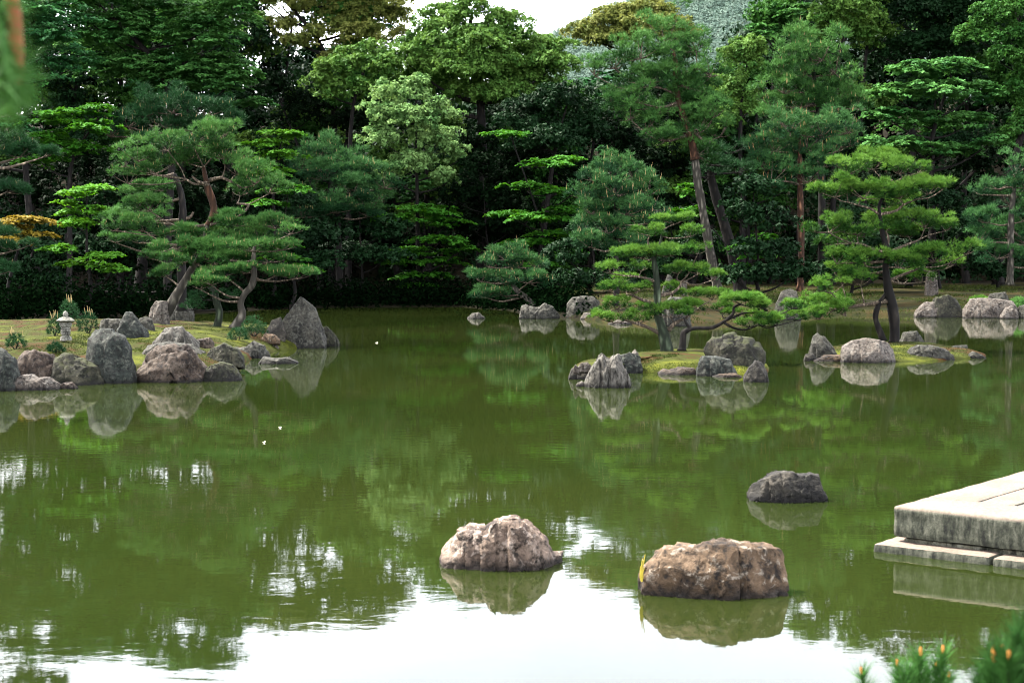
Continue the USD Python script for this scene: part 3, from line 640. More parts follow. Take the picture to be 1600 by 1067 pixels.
# ------------------------------------------------------------------ rocks: three in the near water
rock('pale pinkish boulder with knobbly top, the one nearest the middle of the pond', [(690, 884), (692, 864), (704, 846), (715, 829), (733, 820), (750, 829), (757, 823), (768, 815), (782, 809), (800, 807), (822, 811), (834, 824), (847, 834), (850, 864), (866, 873), (880, 884)], 890, 'pinkish', 1, pieces=9, thick=0.62, rough=0.10, sub=5, facets=9, boxy=0.6)
rock('broad brown boulder with a flat top between the pinkish boulder and the landing stage', [(1000, 928), (1003, 893), (1014, 874), (1038, 853), (1050, 855), (1062, 851), (1080, 858), (1102, 845), (1130, 847), (1195, 851), (1218, 857), (1224, 871), (1227, 905), (1222, 930)], 935, 'ochre', 2, pieces=8, thick=0.6, rough=0.075, sub=5, facets=8, boxy=0.45)
rock('dark grey rock alone in the water beyond the brown boulder', [(1171, 781), (1175, 757), (1194, 745), (1215, 735), (1240, 738), (1250, 747), (1264, 740), (1278, 742), (1284, 763), (1289, 781)], 785, 'black', 3, pieces=8, thick=0.6, rough=0.09, sub=5)
# left islet
LI = [
 ('dark bluish boulder cut by the left edge of the picture', [(-45, 606), (-35, 562), (-8, 543), (8, 545), (20, 558), (27, 588), (24, 608)], 611, 'blue', {}),
 ('low whitish rock at the water in front of the brown hump', [(20, 604), (22, 594), (36, 586), (50, 584), (60, 590), (76, 589), (90, 597), (93, 607)], 610, 'white', dict(rough=0.08)),
 ('tiny pale stone just right of the low whitish rock', [(88, 607), (100, 598), (114, 597), (120, 606)], 608, 'tan', dict(sub=3)),
 ('rounded brown hump of rock behind the low whitish rock', [(26, 596), (30, 562), (45, 548), (60, 544), (78, 552), (90, 575), (97, 600)], 602, 'tan', dict(facets=5, round_=True)),
 ('broad brown rock sloping to the water left of the blue-grey block', [(78, 600), (90, 562), (104, 553), (128, 556), (150, 574), (158, 590), (160, 602)], 602, 'moss', dict(facets=5, round_=True)),
 ('tall upright blue-grey block with lichen between the brown rock and the large knobbly boulder', [(136, 596), (135, 572), (137, 550), (141, 521), (147, 515), (176, 516), (194, 525), (203, 546), (207, 580), (211, 598)], 599, 'blue', dict(thick=0.7, boxy=0.55)),
 ('large knobbly boulder with a pinkish top below the leaning pine', [(211, 594), (215, 578), (232, 556), (247, 543), (268, 539), (290, 542), (304, 556), (315, 575), (323, 594)], 598, 'tan', dict(rough=0.12, facets=5, round_=True)),
 ('low dark mossy rock at the water right of the large knobbly boulder', [(316, 594), (325, 575), (345, 565), (364, 571), (374, 584), (376, 594)], 596, 'moss', {}),
]
for i, (lab, prof, by_, mt, kw) in enumerate(LI): rock(lab, prof, by_, mt, 20 + i, **kw)
LG = [  # standing on the islet's ground: z of the foot
 ('pointed dark rock behind the upright blue-grey block', [(180, 530), (190, 502), (198, 487), (207, 490), (222, 510), (230, 530)], 528, 0.62, 'blue', {}),
 ('squared brownish stone behind the blue-grey block, left of the pointed rock', [(157, 520), (158, 501), (166, 498), (194, 499), (197, 520)], 518, 0.66, 'grey', dict(boxy=0.5, thick=0.9)),
 ('small grey stone right of the pointed dark rock', [(214, 518), (218, 498), (228, 494), (238, 500), (241, 518)], 516, 0.66, 'grey', dict(sub=3)),
 ('pale greenish upright stone behind the leaning pine trunk', [(233, 506), (235, 482), (243, 471), (262, 470), (264, 506)], 506, 0.62, 'white', dict(sub=3)),
 ('flat grey stone to the right of the leaning trunk', [(266, 484), (270, 476), (298, 477), (302, 484)], 490, 0.7, 'grey', dict(sub=3)),
 ('grey layered rock on the moss between leaning and middle trunks', [(236, 552), (246, 530), (262, 512), (285, 510), (298, 524), (310, 552)], 545, 0.5, 'streak', dict(facets=14)),
 ('grey ledge rock just above the large knobbly boulder', [(222, 556), (232, 540), (262, 534), (300, 538), (318, 560)], 556, 0.42, 'grey', {}),
 ('flat pinkish stone left of the twin trunks', [(300, 543), (306, 531), (328, 527), (334, 543)], 543, 0.55, 'tan', dict(sub=3)),
 ('mossy root stone under the twin trunks', [(322, 568), (330, 546), (350, 536), (372, 546), (380, 568)], 566, 0.25, 'moss', {}),
 ('brown stone at the right end of the dry needles, left of the tall peaked rock', [(407, 533), (414, 521), (430, 523), (437, 537)], 537, 0.45, 'brown', dict(sub=3)),
 ('dark stone leaning against the tall peaked rock', [(416, 520), (424, 501), (438, 496), (446, 520)], 526, 0.5, 'black', dict(sub=3)),
]
for i, (lab, prof, by_, z, mt, kw) in enumerate(LG):
    q, dq = stand('left_islet', (prof[0][0] + prof[-1][0]) / 2, by_)
    rock(lab, prof, by_, mt, 40 + i, **{'z': float(q[2]), 'd': dq, **kw})
LW = [
 ('low ledge of broken grey stone at the water below the crooked pine', [(360, 559), (368, 542), (384, 545), (396, 533), (412, 540), (420, 557)], 560, 'grey', dict(facets=14)),
 ('flat slab lying in the water below the tall peaked rock', [(404, 569), (412, 557), (430, 560), (452, 558), (465, 567)], 569, 'grey', dict(boxy=0.5)),
 ('small white stone at the left foot of the tall peaked rock', [(418, 547), (430, 533), (436, 546)], 548, 'white', dict(sub=3)),
 ('tall peaked grey rock at the right end of the left islet', [(432, 543), (437, 520), (442, 500), (455, 485), (464, 472), (469, 464), (478, 469), (492, 482), (500, 500), (503, 520), (509, 542)], 544, 'grey', dict(thick=0.6, rough=0.07, facets=8)),
 ('round-backed rock with moss leaning right of the tall peaked rock', [(501, 541), (503, 511), (510, 509), (522, 520), (530, 533), (530, 541)], 541, 'moss', {}),
]
for i, (lab, prof, by_, mt, kw) in enumerate(LW): rock(lab, prof, by_, mt, 60 + i, **kw)
# far shore
FW = [
 ('small striped rock alone in the dark far water', [(730, 498), (737, 490), (748, 488), (758, 497)], 498, 'streak', dict(sub=3)),
 ('broken grey rock at the foot of the small leaning pine', [(812, 497), (815, 478), (823, 476), (835, 484), (850, 474), (864, 480), (873, 491), (873, 497)], 498, 'grey', dict(facets=14, rough=0.14)),
 ('large rounded grey boulder on the far shore left of the grassy bank', [(884, 497), (886, 475), (895, 464), (912, 461), (928, 463), (937, 472), (935, 488), (931, 497)], 497, 'grey', dict(boxy=0.6, rough=0.06, round_=True)),
 ('small pale stone at the foot of the large rounded far boulder', [(907, 498), (912, 489), (922, 488), (929, 498)], 499, 'white', dict(sub=3)),
 ('flat pale stone at the water edge of the grassy bank', [(950, 507), (965, 500), (984, 503), (992, 508)], 507, 'white', dict(sub=3)),
 ('tall narrow rock standing in the far water between both pine islets', [(1211, 499), (1212, 475), (1220, 456), (1232, 451), (1245, 455), (1248, 475), (1250, 499)], 500, 'grey', dict(boxy=0.6, rough=0.06, facets=6)),
 ('pale grey rock mass seen through the middle islet pine', [(1030, 510), (1036, 474), (1050, 463), (1072, 466), (1080, 510)], 510, 'grey', {}),
 ('smooth pale boulder left of the broad white far rock', [(1430, 496), (1432, 484), (1445, 472), (1460, 472), (1468, 480), (1472, 496)], 496, 'white', dict(rough=0.06)),
 ('broad whitish rock at the far shore near the right edge', [(1504, 496), (1508, 480), (1516, 467), (1545, 466), (1580, 470), (1588, 482), (1587, 496)], 497, 'white', dict(boxy=0.55, rough=0.07)),
 ('small pale stone at the right foot of the broad whitish rock', [(1564, 497), (1570, 483), (1582, 477), (1589, 486), (1590, 497)], 498, 'white', dict(sub=3)),
 ('grey stone cut by the right edge on the far shore', [(1590, 497), (1593, 479), (1612, 474), (1625, 497)], 497, 'grey', dict(sub=3)),
]
for i, (lab, prof, by_, mt, kw) in enumerate(FW): rock(lab, prof, by_, mt, 80 + i, **kw)
def on_ground(px, d):
    x = at(px, HY, d)[0]; return float(ground_z(x, d))
FB = [
 ('dark rock on the bank just behind the smooth pale boulder', [(1452, 482), (1462, 465), (1480, 461), (1497, 469), (1502, 486)], 73, 'moss', {}),
 ('grey stone peeping over the broad whitish rock', [(1541, 474), (1547, 459), (1570, 457), (1578, 474)], 76, 'grey', dict(sub=3)),
 ('upright pale stone on the bank under the right islet pine bough', [(1446, 446), (1448, 426), (1455, 420), (1463, 424), (1465, 446)], 86, 'white', dict(sub=3)),
 ('pointed grey stone behind the middle islet pine trunk', [(1034, 460), (1043, 428), (1050, 432), (1058, 460)], 80, 'grey', dict(sub=3)),
]
for i, (lab, prof, d, mt, kw) in enumerate(FB):
    z = on_ground(prof[1][0], d); py = HY + (EYE - z) / d * F
    rock(lab, prof, py, mt, 100 + i, z=z, d=d, **kw)
# a squared stone post behind the middle islet
def post():
    d = 79; b = at(1069, 458, d); b[2] = on_ground(1069, d) - 0.05; m = mpp(d)
    t = thing('stone_post', 'square pale stone post with a flat cap seen behind the middle islet pine', 'stone post', b)
    def blk(name, w, z0, z1):
        k = trimesh.creation.box([w, w, z1 - z0]); k = k.subdivide().subdivide(); v = np.array(k.vertices) + [0, 0, (z0 + z1) / 2]
        v = v * [1 - 0.04 * 0, 1, 1]; v = v + (meshkit.noise(v * 14)[:, None] - 0.5) * 0.015
        part(name, (v + b, k.faces), ROCK['white'], t, smooth=40)
    top = at(1069, 439, d)[2] - b[2]
    blk('shaft', 8 * m, 0, top - 0.09); blk('cap', 10 * m, top - 0.09, top); blk('foot', 11 * m, -0.05, 0.10)
post()
# middle islet
MI = [
 ('pale jagged rock with deep upright grooves at the left of the middle islet', [(914, 602), (922, 580), (932, 562), (941, 553), (947, 560), (955, 563), (963, 553), (969, 553), (973, 568), (981, 585), (986, 604)], 606, 'streak', dict(rough=0.12, vert=1, ridge=0.06, facets=9, sub=5, pieces=11)),
 ('dark low rock left of the pale jagged rock', [(889, 591), (893, 576), (905, 573), (922, 571), (928, 592)], 593, 'black', {}),
 ('small white stone at the waterline left of the jagged rock', [(900, 600), (909, 595), (920, 604)], 604, 'white', dict(sub=3)),
 ('dark green rock tucked behind the jagged rock', [(964, 580), (968, 556), (984, 551), (1000, 557), (1004, 580)], 583, 'blue', {}),
 ('flat row of low stones at the front edge of the middle islet', [(1028, 584), (1037, 576), (1052, 579), (1060, 573), (1084, 575), (1092, 585)], 586, 'tan', dict(rough=0.13, sub=4)),
 ('large mossy brown boulder at the right of the middle islet', [(1092, 570), (1100, 541), (1115, 528), (1150, 523), (1176, 528), (1192, 540), (1195, 560), (1197, 582)], 583, 'moss', dict(thick=0.6, rough=0.09, round_=True)),
 ('grey rock face in front of the large mossy boulder', [(1089, 587), (1091, 566), (1098, 556), (1120, 557), (1140, 562), (1152, 587)], 588, 'blue', dict(boxy=0.55)),
 ('small rounded-triangular rock at the right tip of the middle islet', [(1162, 594), (1168, 576), (1180, 563), (1191, 566), (1198, 580), (1200, 594)], 597, 'black', dict(rough=0.07)),
 ('thin flat stone between the grey rock face and the triangular rock', [(1114, 589), (1124, 584), (1150, 583), (1160, 590)], 590, 'brown', dict(sub=3)),
]
for i, (lab, prof, by_, mt, kw) in enumerate(MI): rock(lab, prof, by_, mt, 120 + i, **kw)
rock('little white stone resting on the dark low rock of the middle islet', [(903, 574), (908, 567), (918, 566), (926, 573)], 575, 'white', 140, z=0.27, d=31.8, sub=3)
rock('tiny white stone beside the little white one on the dark rock', [(896, 575), (899, 569), (905, 575)], 575, 'white', 141, z=0.27, d=31.5, sub=3)
rock('small pale stone on the moss behind the dark green rock', [(984, 556), (992, 545), (999, 556)], 556, 'white', 142, z=0.28, sub=3)
# right islet
RI = [
 ('triangular grey rock at the left end of the right islet', [(1265, 561), (1266, 546), (1270, 526), (1278, 521), (1290, 527), (1300, 540), (1310, 560)], 562, 'grey', dict(rough=0.08)),
 ('small dark rock at the far left tip of the right islet', [(1256, 563), (1259, 553), (1270, 552), (1277, 563)], 564, 'black', dict(sub=3)),
 ('low brown rock between the triangular rock and the pale-topped block', [(1270, 563), (1290, 555), (1314, 554), (1322, 564)], 565, 'brown', dict(sub=3)),
 ('block of rock with a pale top at the middle of the right islet', [(1314, 566), (1316, 541), (1330, 533), (1355, 528), (1370, 531), (1388, 535), (1396, 546), (1397, 566)], 567, 'white', dict(boxy=0.55, rough=0.08)),
 ('low greenish rock on the right half of the right islet', [(1416, 562), (1420, 546), (1432, 539), (1456, 540), (1475, 545), (1486, 554), (1489, 562)], 563, 'grey', dict(boxy=0.6)),
 ('tapering stone at the right tip of the right islet', [(1508, 558), (1520, 549), (1533, 554), (1540, 559)], 560, 'grey', dict(sub=3)),
]
for i, (lab, prof, by_, mt, kw) in enumerate(RI): rock(lab, prof, by_, mt, 150 + i, **kw)
rock('squared grey stone just behind the right islet pine trunks', [(1407, 540), (1412, 520), (1432, 517), (1441, 529), (1444, 540)], 538, 'grey', 160, z=0.1, boxy=0.6)
rock('flat grey stone lying on the moss towards the right tip', [(1478, 548), (1490, 540), (1510, 539), (1514, 548)], 548, 'grey', 161, z=0.1, sub=3)

# ------------------------------------------------------------------ garden pines
pine('island_pine', 'bright green cloud-pruned pine on the middle islet', 38.5,
    [[(1043, 563, 25), (1041, 540, 20), (1035, 515, 17), (1028, 490, 13), (1027, 455, 11), (1025, 425, 10), (1022, 405, 7), (1030, 385, 5), (1036, 360, 3)]],
    [(1055, 343, 40, 9), (1015, 361, 34, 9), (1078, 363, 28, 9), (1000, 396, 50, 9), (1050, 392, 45, 11), (1090, 390, 24, 9), (952, 420, 30, 9), (1002, 417, 20, 8, 0.5), (1060, 420, 36, 9), (1092, 421, 22, 8), (1112, 432, 26, 8, 0.4),
     (952, 448, 28, 9), (990, 453, 26, 8), (972, 436, 24, 7, 0.9), (1046, 450, 16, 6, 0.7), (965, 475, 30, 10), (1018, 481, 30, 8), (958, 497, 36, 9), (1000, 497, 30, 9), (1080, 482, 45, 11), (1048, 488, 34, 10), (1112, 462, 34, 8, 0.5), (1078, 458, 26, 8, 0.8)],
    'fresh', L=0.125, W=0.013, nb=13, gap=0.078, bark='green', seed=1, thick=1.25,
    limbs=[[(1025, 440, 7), (1005, 434, 4), (994, 432, 3.5), (975, 431, 2)], [(1031, 500, 9), (1020, 476, 6), (1000, 467, 5), (985, 460, 3)], [(1038, 524, 10), (1020, 515, 6), (1000, 507, 5), (975, 500, 3)], [(1044, 517, 8), (1055, 505, 6), (1072, 497, 3)],
           [(1030, 462, 7), (1050, 458, 5), (1062, 448, 4), (1064, 440, 3)], [(1022, 395, 5), (1014, 385, 4), (1012, 376, 2.5)]])
pine('island_pine', 'low spreading green pine reaching right over the mossy boulder on the middle islet', 37.5,
    [[(1066, 548, 13, 0), (1067, 530, 10), (1069, 519, 9), (1085, 513, 6), (1112, 512, 6), (1132, 502, 5), (1145, 490, 4.5), (1147, 480, 4), (1158, 475, 3)]],
    [(1165, 470, 45, 10), (1200, 478, 36, 9), (1150, 490, 24, 7, 0.4), (1188, 494, 34, 8), (1215, 502, 36, 8), (1245, 494, 26, 8), (1238, 476, 24, 8), (1128, 480, 24, 9, 0.6), (1172, 506, 24, 6, -0.4)],
    'fresh', L=0.125, W=0.013, nb=13, gap=0.082, bark='dark', limb='dark', seed=2, thick=1.2,
    limbs=[[(1130, 503, 5), (1145, 512, 4), (1165, 515, 3), (1185, 508, 2)], [(1132, 502, 4), (1160, 490, 3), (1185, 488, 2)], [(1080, 515, 5), (1072, 505, 4), (1068, 495, 3)]])
pine('island_pine', 'tall layered light green pine on the right islet with dark forked trunks', 43.5,
    [[(1397, 537, 17), (1398, 510, 16), (1396, 490, 17), (1390, 462, 15), (1386, 440, 12), (1384, 415, 10), (1386, 390, 9), (1380, 370, 8), (1376, 345, 6), (1374, 322, 5), (1384, 300, 4), (1395, 282, 3)],
     [(1380, 533, 11), (1372, 510, 9), (1368, 495, 8), (1372, 478, 8), (1380, 465, 7), (1388, 455, 6)]],
    [(1325, 260, 36, 13), (1405, 262, 32, 12), (1365, 255, 42, 12), (1432, 264, 20, 9), (1305, 299, 42, 11), (1350, 300, 40, 12), (1405, 300, 42, 12), (1450, 295, 32, 10), (1474, 288, 18, 9), (1385, 318, 40, 10, 0.8),
     (1295, 352, 36, 13), (1340, 356, 40, 13), (1395, 346, 42, 13), (1445, 345, 34, 12), (1478, 352, 20, 10), (1310, 372, 32, 11, 0.6), (1420, 362, 36, 10, 0.8), (1308, 402, 34, 12), (1355, 406, 38, 12), (1405, 408, 38, 12), (1460, 398, 38, 13), (1510, 388, 26, 11), (1478, 412, 28, 9, 0.7),
     (1312, 425, 26, 10), (1345, 436, 32, 11), (1420, 430, 28, 8, 0.7), (1442, 434, 20, 8, 0.5), (1335, 418, 26, 9, 0.9), (1300, 450, 28, 10), (1260, 478, 28, 11), (1295, 474, 36, 11), (1322, 486, 28, 9), (1278, 492, 28, 8)],
    'fresh', L=0.155, W=0.0145, nb=13, gap=0.088, bark='dark', seed=3, thick=1.5, wide=1.15,
    limbs=[[(1388, 440, 7), (1405, 432, 5), (1425, 424, 4), (1438, 418, 3)], [(1385, 398, 6), (1400, 390, 5), (1418, 382, 4), (1434, 376, 3)], [(1384, 395, 6), (1365, 390, 5), (1348, 382, 4), (1330, 380, 3)], [(1376, 336, 5), (1360, 326, 4), (1345, 322, 3), (1325, 316, 2)],
           [(1376, 335, 5), (1400, 330, 4), (1412, 320, 3), (1432, 312, 2)], [(1384, 300, 4), (1392, 290, 3.5), (1404, 282, 3), (1415, 275, 2)], [(1390, 470, 9), (1365, 474, 6), (1340, 478, 5), (1315, 482, 3)], [(1386, 385, 5), (1388, 372, 4), (1384, 362, 3)]])
# the group on the left islet
pine('island_pine', 'leaning pine with a reddish upper stem and wide blue-green crown on the left islet', 47,
    [[(230, 530, 24), (240, 512, 21), (258, 490, 18), (272, 468, 15), (285, 446, 13), (300, 420, 11), (312, 400, 9), (320, 375, 9, 0.3), (325, 352, 9, 0.3)], [(325, 352, 9, 0.3), (334, 333, 12, 0.3), (332, 315, 12, 0.3), (325, 295, 11, 0.3), (321, 278, 8, 0.3), (318, 262, 5, 0.3)]],
    [(300, 212, 50, 16), (342, 206, 34, 13), (262, 222, 46, 16), (215, 240, 38, 14), (290, 240, 55, 16), (350, 236, 40, 15), (240, 262, 48, 13), (196, 252, 24, 10), (370, 262, 40, 14), (400, 275, 40, 15), (420, 292, 36, 13), (375, 296, 36, 12, 0.8), (200, 278, 36, 11, 0.9),
     (235, 318, 48, 15, 1.0), (180, 350, 30, 13, 1.4), (225, 350, 42, 14, 1.2), 
     (375, 346, 55, 9), (430, 350, 36, 9), (300, 364, 50, 9), (350, 366, 50, 10), (405, 366, 40, 9), (270, 386, 40, 9, -0.5), (320, 392, 50, 10, -0.6), (372, 388, 44, 10, -0.6), (290, 402, 40, 10, -0.8), (340, 404, 44, 9, -0.8), (260, 425, 30, 9, 0.8)],
    'green', L=0.17, W=0.0155, nb=12, gap=0.105, bark='grey', barks=['grey', 'red'], cand=(0.08, 0.13, 0.009), seed=4, thick=1.35, bush=0.4,
    limbs=[[(326, 290, 7, 0.3), (310, 284, 5), (300, 276, 3)], [(328, 282, 7, 0.3), (345, 278, 5), (360, 284, 4), (378, 294, 3)], [(326, 285, 6, .3), (305, 288, 4), (290, 280, 3)], [(326, 352, 5, .3), (350, 346, 4), (370, 340, 3), (388, 322, 4), (370, 318, 3)], [(322, 352, 5, .3), (300, 354, 4), (285, 356, 3)]])
pine('island_pine', 'crooked grey-stemmed pine at the right of the left islet with long flat boughs', 45.5,
    [[(342, 548, 18), (352, 530, 17), (368, 510, 16), (378, 492, 12), (376, 475, 10), (382, 460, 10), (394, 445, 10), (397, 425, 9), (396, 405, 7), (398, 385, 5)]],
    [(350, 424, 42, 10), (385, 420, 34, 10), (420, 402, 42, 11), (398, 386, 40, 10), (440, 384, 32, 10), (455, 360, 24, 8), (430, 424, 36, 10), (462, 428, 34, 11), (330, 438, 36, 10), (312, 446, 24, 8), (360, 400, 36, 10)],
    'green', L=0.15, W=0.015, nb=10, gap=0.09, bark='grey', cand=(0.12, 0.13, 0.010), seed=5)
pine('island_pine', 'short broken pine stem with one low tuft between the leaning and the crooked pine', 46.5,
    [[(336, 548, 19), (334, 530, 15), (340, 508, 13), (343, 490, 11), (338, 470, 11), (336, 455, 9), (327, 447, 8)]],
    [(318, 462, 26, 10), (300, 478, 24, 9), (355, 462, 24, 9)], 'deep', L=0.14, W=0.015, nb=9, gap=0.10, bark='green', seed=6, limb='dark')
pine('island_pine', 'dark stemmed pine behind the leaning pine of the left islet', 53,
    [[(284, 486, 15), (284, 440, 14), (283, 400, 14), (285, 350, 13), (285, 320, 11), (281, 295, 9), (272, 272, 6)]],
    [(250, 290, 40, 12), (225, 300, 40, 13), (190, 336, 40, 13), (235, 338, 36, 12), (215, 372, 34, 11), (180, 372, 30, 10), (245, 400, 30, 9)],
    'green', L=0.17, W=0.017, nb=9, gap=0.12, bark='dark', seed=7, limbs=[[(272, 272, 5), (255, 276, 4), (238, 276, 3)], [(284, 310, 6), (270, 314, 4), (252, 316, 3)], [(285, 342, 6), (296, 340, 5), (302, 332, 3)]])
# far shore pines
pine('shore_pine', 'small leaning pine over the water at the far shore, mid picture', 79.5,
    [[(834, 479, 9), (822, 465, 8), (812, 458, 8), (803, 448, 7), (798, 432, 5), (800, 416, 4), (796, 400, 3)]],
    [(790, 398, 34, 10), (815, 406, 30, 9), (838, 412, 26, 8), (765, 410, 24, 9), (752, 434, 28, 7), (785, 436, 34, 8), (825, 436, 38, 7), (760, 460, 36, 6), (790, 458, 24, 6)],
    'blue', L=0.26, W=0.026, nb=9, gap=0.15, bark='grey', cand=(0.10, 0.26, 0.018), seed=10, thick=1.55, bush=0.5)
pine('shore_pine', 'tall red-stemmed pine leaning left above the far bank, behind the middle islet', 84,
    [[(1124, 466, 18), (1117, 430, 15), (1109, 390, 14), (1100, 340, 13), (1092, 295, 13), (1086, 250, 12)], [(1086, 250, 12), (1081, 222, 12), (1073, 200, 11), (1064, 170, 10), (1057, 140, 9), (1056, 105, 8), (1052, 80, 5)]],
    [(1040, 55, 46, 16), (1088, 66, 36, 15), (1000, 80, 44, 14), (1060, 92, 55, 15), (960, 96, 36, 13), (1012, 118, 50, 13), (1075, 122, 50, 14), (1110, 108, 28, 13), (995, 150, 40, 12), (1085, 152, 50, 13), (1035, 165, 46, 12), (960, 160, 30, 11), (1115, 172, 36, 13), (1010, 192, 46, 12), (1090, 192, 42, 12), (1125, 205, 26, 10), (1040, 212, 34, 10), (1090, 232, 38, 11), (985, 178, 28, 10), (930, 110, 28, 10)],
    'green', L=0.34, W=0.034, nb=9, gap=0.20, barks=['grey', 'red'], cand=None, seed=11, thick=1.55, bush=0.5, limbs=[[(1073, 200, 7), (1090, 212, 5), (1100, 222, 3)], [(1075, 212, 7), (1060, 216, 5), (1045, 222, 3)], [(1058, 150, 6), (1040, 140, 4), (1020, 136, 3)], [(1056, 120, 5), (1075, 112, 4), (1095, 108, 3)], [(1057, 130, 5), (1080, 140, 4), (1105, 146, 3)]])
pine('shore_pine', 'dark thick-stemmed pine just right of the tall red-stemmed one', 88,
    [[(1158, 462, 22), (1150, 420, 18), (1140, 380, 17), (1127, 335, 15), (1114, 290, 13), (1108, 250, 10), (1112, 220, 6)]],
    [(1120, 250, 40, 12), (1150, 262, 36, 12), (1095, 270, 30, 10), (1140, 232, 36, 12)], 'deep', L=0.34, W=0.034, nb=8, gap=0.22, bark='dark', seed=12, limb='dark')
pine('shore_pine', 'bushy blue-green pine with pale candles left of the middle islet pine', 71,
    [[(962, 478, 10), (963, 440, 10), (962, 390, 10), (963, 340, 8), (962, 300, 6), (960, 262, 4)]],
    [(960, 256, 34, 13), (930, 272, 30, 11), (990, 270, 34, 12), (915, 300, 36, 11), (962, 294, 40, 12), (1010, 298, 36, 11), (1020, 318, 28, 11), (925, 325, 36, 11), (978, 326, 42, 11), (910, 352, 32, 10), (950, 356, 40, 11), (1000, 350, 40, 11), (925, 378, 38, 10), (980, 380, 36, 10), (1025, 340, 26, 9)],
    'blue', L=0.27, W=0.025, nb=10, gap=0.155, bark='dark', cand=(0.07, 0.34, 0.020), seed=13, thick=1.55, bush=0.5)
pine('shore_pine', 'upper blue-green pine behind the right islet pine with open grey limbs', 90,
    [[(1284, 462, 14), (1284, 400, 12), (1284, 300, 11), (1281, 240, 10), (1279, 195, 9), (1277, 150, 7), (1270, 110, 5), (1262, 75, 3)]],
    [(1252, 66, 34, 14), (1228, 84, 34, 13), (1285, 82, 36, 14), (1215, 108, 34, 13), (1255, 106, 44, 14), (1305, 104, 36, 13), (1225, 135, 40, 13), (1275, 134, 46, 13), (1325, 128, 30, 12), (1205, 158, 34, 12), (1250, 160, 44, 12), (1300, 158, 40, 12), (1335, 160, 28, 11), (1215, 184, 36, 11)],
    'green', L=0.36, W=0.036, nb=9, gap=0.21, bark='dark', cand=(0.05, 0.3, 0.022), seed=14, thick=1.55, bush=0.5)
pine('shore_pine', 'blue-green pine with a reddish lower stem left of the right islet pine', 83,
    [[(1250, 455, 11), (1252, 400, 10), (1251, 340, 10), (1250, 285, 9), (1250, 240, 6), (1248, 205, 4)]],
    [(1195, 205, 32, 13), (1235, 196, 34, 12), (1285, 200, 36, 13), (1325, 198, 30, 12), (1210, 226, 42, 13), (1262, 222, 46, 13), (1310, 226, 36, 12), (1190, 250, 36, 13), (1240, 250, 48, 13), (1290, 250, 36, 12), (1205, 275, 38, 12), (1260, 276, 36, 11), (1330, 220, 24, 10)],
    'blue', L=0.34, W=0.034, nb=9, gap=0.20, bark='red', cand=(0.07, 0.34, 0.024), candle=CANDLE_RUSTY, seed=15, thick=1.55, bush=0.5)
pine('shore_pine', 'dark blue-green pine with level tiers at the right edge of the picture', 80,
    [[(1578, 445, 11), (1579, 400, 10), (1580, 340, 9), (1584, 300, 7), (1588, 262, 4)]],
    [(1585, 262, 28, 12), (1605, 285, 34, 12), (1560, 288, 34, 9), (1580, 312, 40, 11), (1530, 298, 24, 7), (1545, 340, 40, 10), (1600, 335, 40, 12), (1570, 362, 44, 11), (1530, 372, 30, 9), (1605, 372, 40, 12), (1560, 395, 40, 10), (1610, 405, 36, 11), (1640, 350, 40, 14)],
    'blue', L=0.32, W=0.030, nb=9, gap=0.19, bark='grey', seed=16, thick=1.55, bush=0.5)
pine('shore_pine', 'drooping dark pine in front of the pale tree, centre left', 96,
    [[(530, 478, 12), (530, 420, 11), (528, 360, 10), (527, 300, 8), (525, 250, 5)]],
    [(500, 236, 42, 11), (540, 244, 36, 11), (470, 256, 30, 11), (560, 268, 48, 12), (505, 270, 44, 12), (600, 284, 30, 11), (550, 296, 46, 11), (480, 296, 34, 11), (590, 308, 34, 10), (520, 322, 50, 11), (575, 330, 36, 10), (470, 330, 34, 11)],
    'blue', L=0.38, W=0.038, nb=9, gap=0.23, bark='dark', cand=(0.05, 0.3, 0.026), seed=17, thick=1.55, bush=0.5)
pine('shore_pine', 'dark spreading pine above and behind the leaning islet pine', 84,
    [[(262, 470, 14), (262, 380, 12), (266, 300, 11), (270, 240, 9), (272, 200, 6), (272, 172, 4)]],
    [(270, 166, 44, 12), (225, 172, 40, 12), (320, 170, 40, 13), (200, 188, 40, 12), (260, 190, 50, 13), (350, 186, 34, 12), (310, 196, 44, 12), (172, 204, 36, 11)],
    'deep', L=0.36, W=0.036, nb=9, gap=0.21, bark='dark', seed=18, thick=1.55, bush=0.5, cand=(0.04, 0.3, 0.022))
pine('near_pine', 'dark soft pine with pale candles at the left edge beside the water', 24,
    [[(-70, 640, 40), (-68, 520, 34), (-62, 400, 28), (-50, 300, 22), (-35, 240, 14), (-20, 200, 8)]],
    [(30, 236, 48, 14, 0.1), (-10, 226, 50, 16), (66, 240, 30, 9, -.1), (10, 292, 44, 12), (-30, 300, 40, 16), (-5, 420, 44, 12), (20, 385, 40, 10), (-20, 360, 44, 14)],
    'deep', L=0.11, W=0.010, nb=12, gap=0.05, bark='dark', cand=(0.03, 0.10, 0.006), seed=19)
print('pine tris', PINE_TOTAL[0])

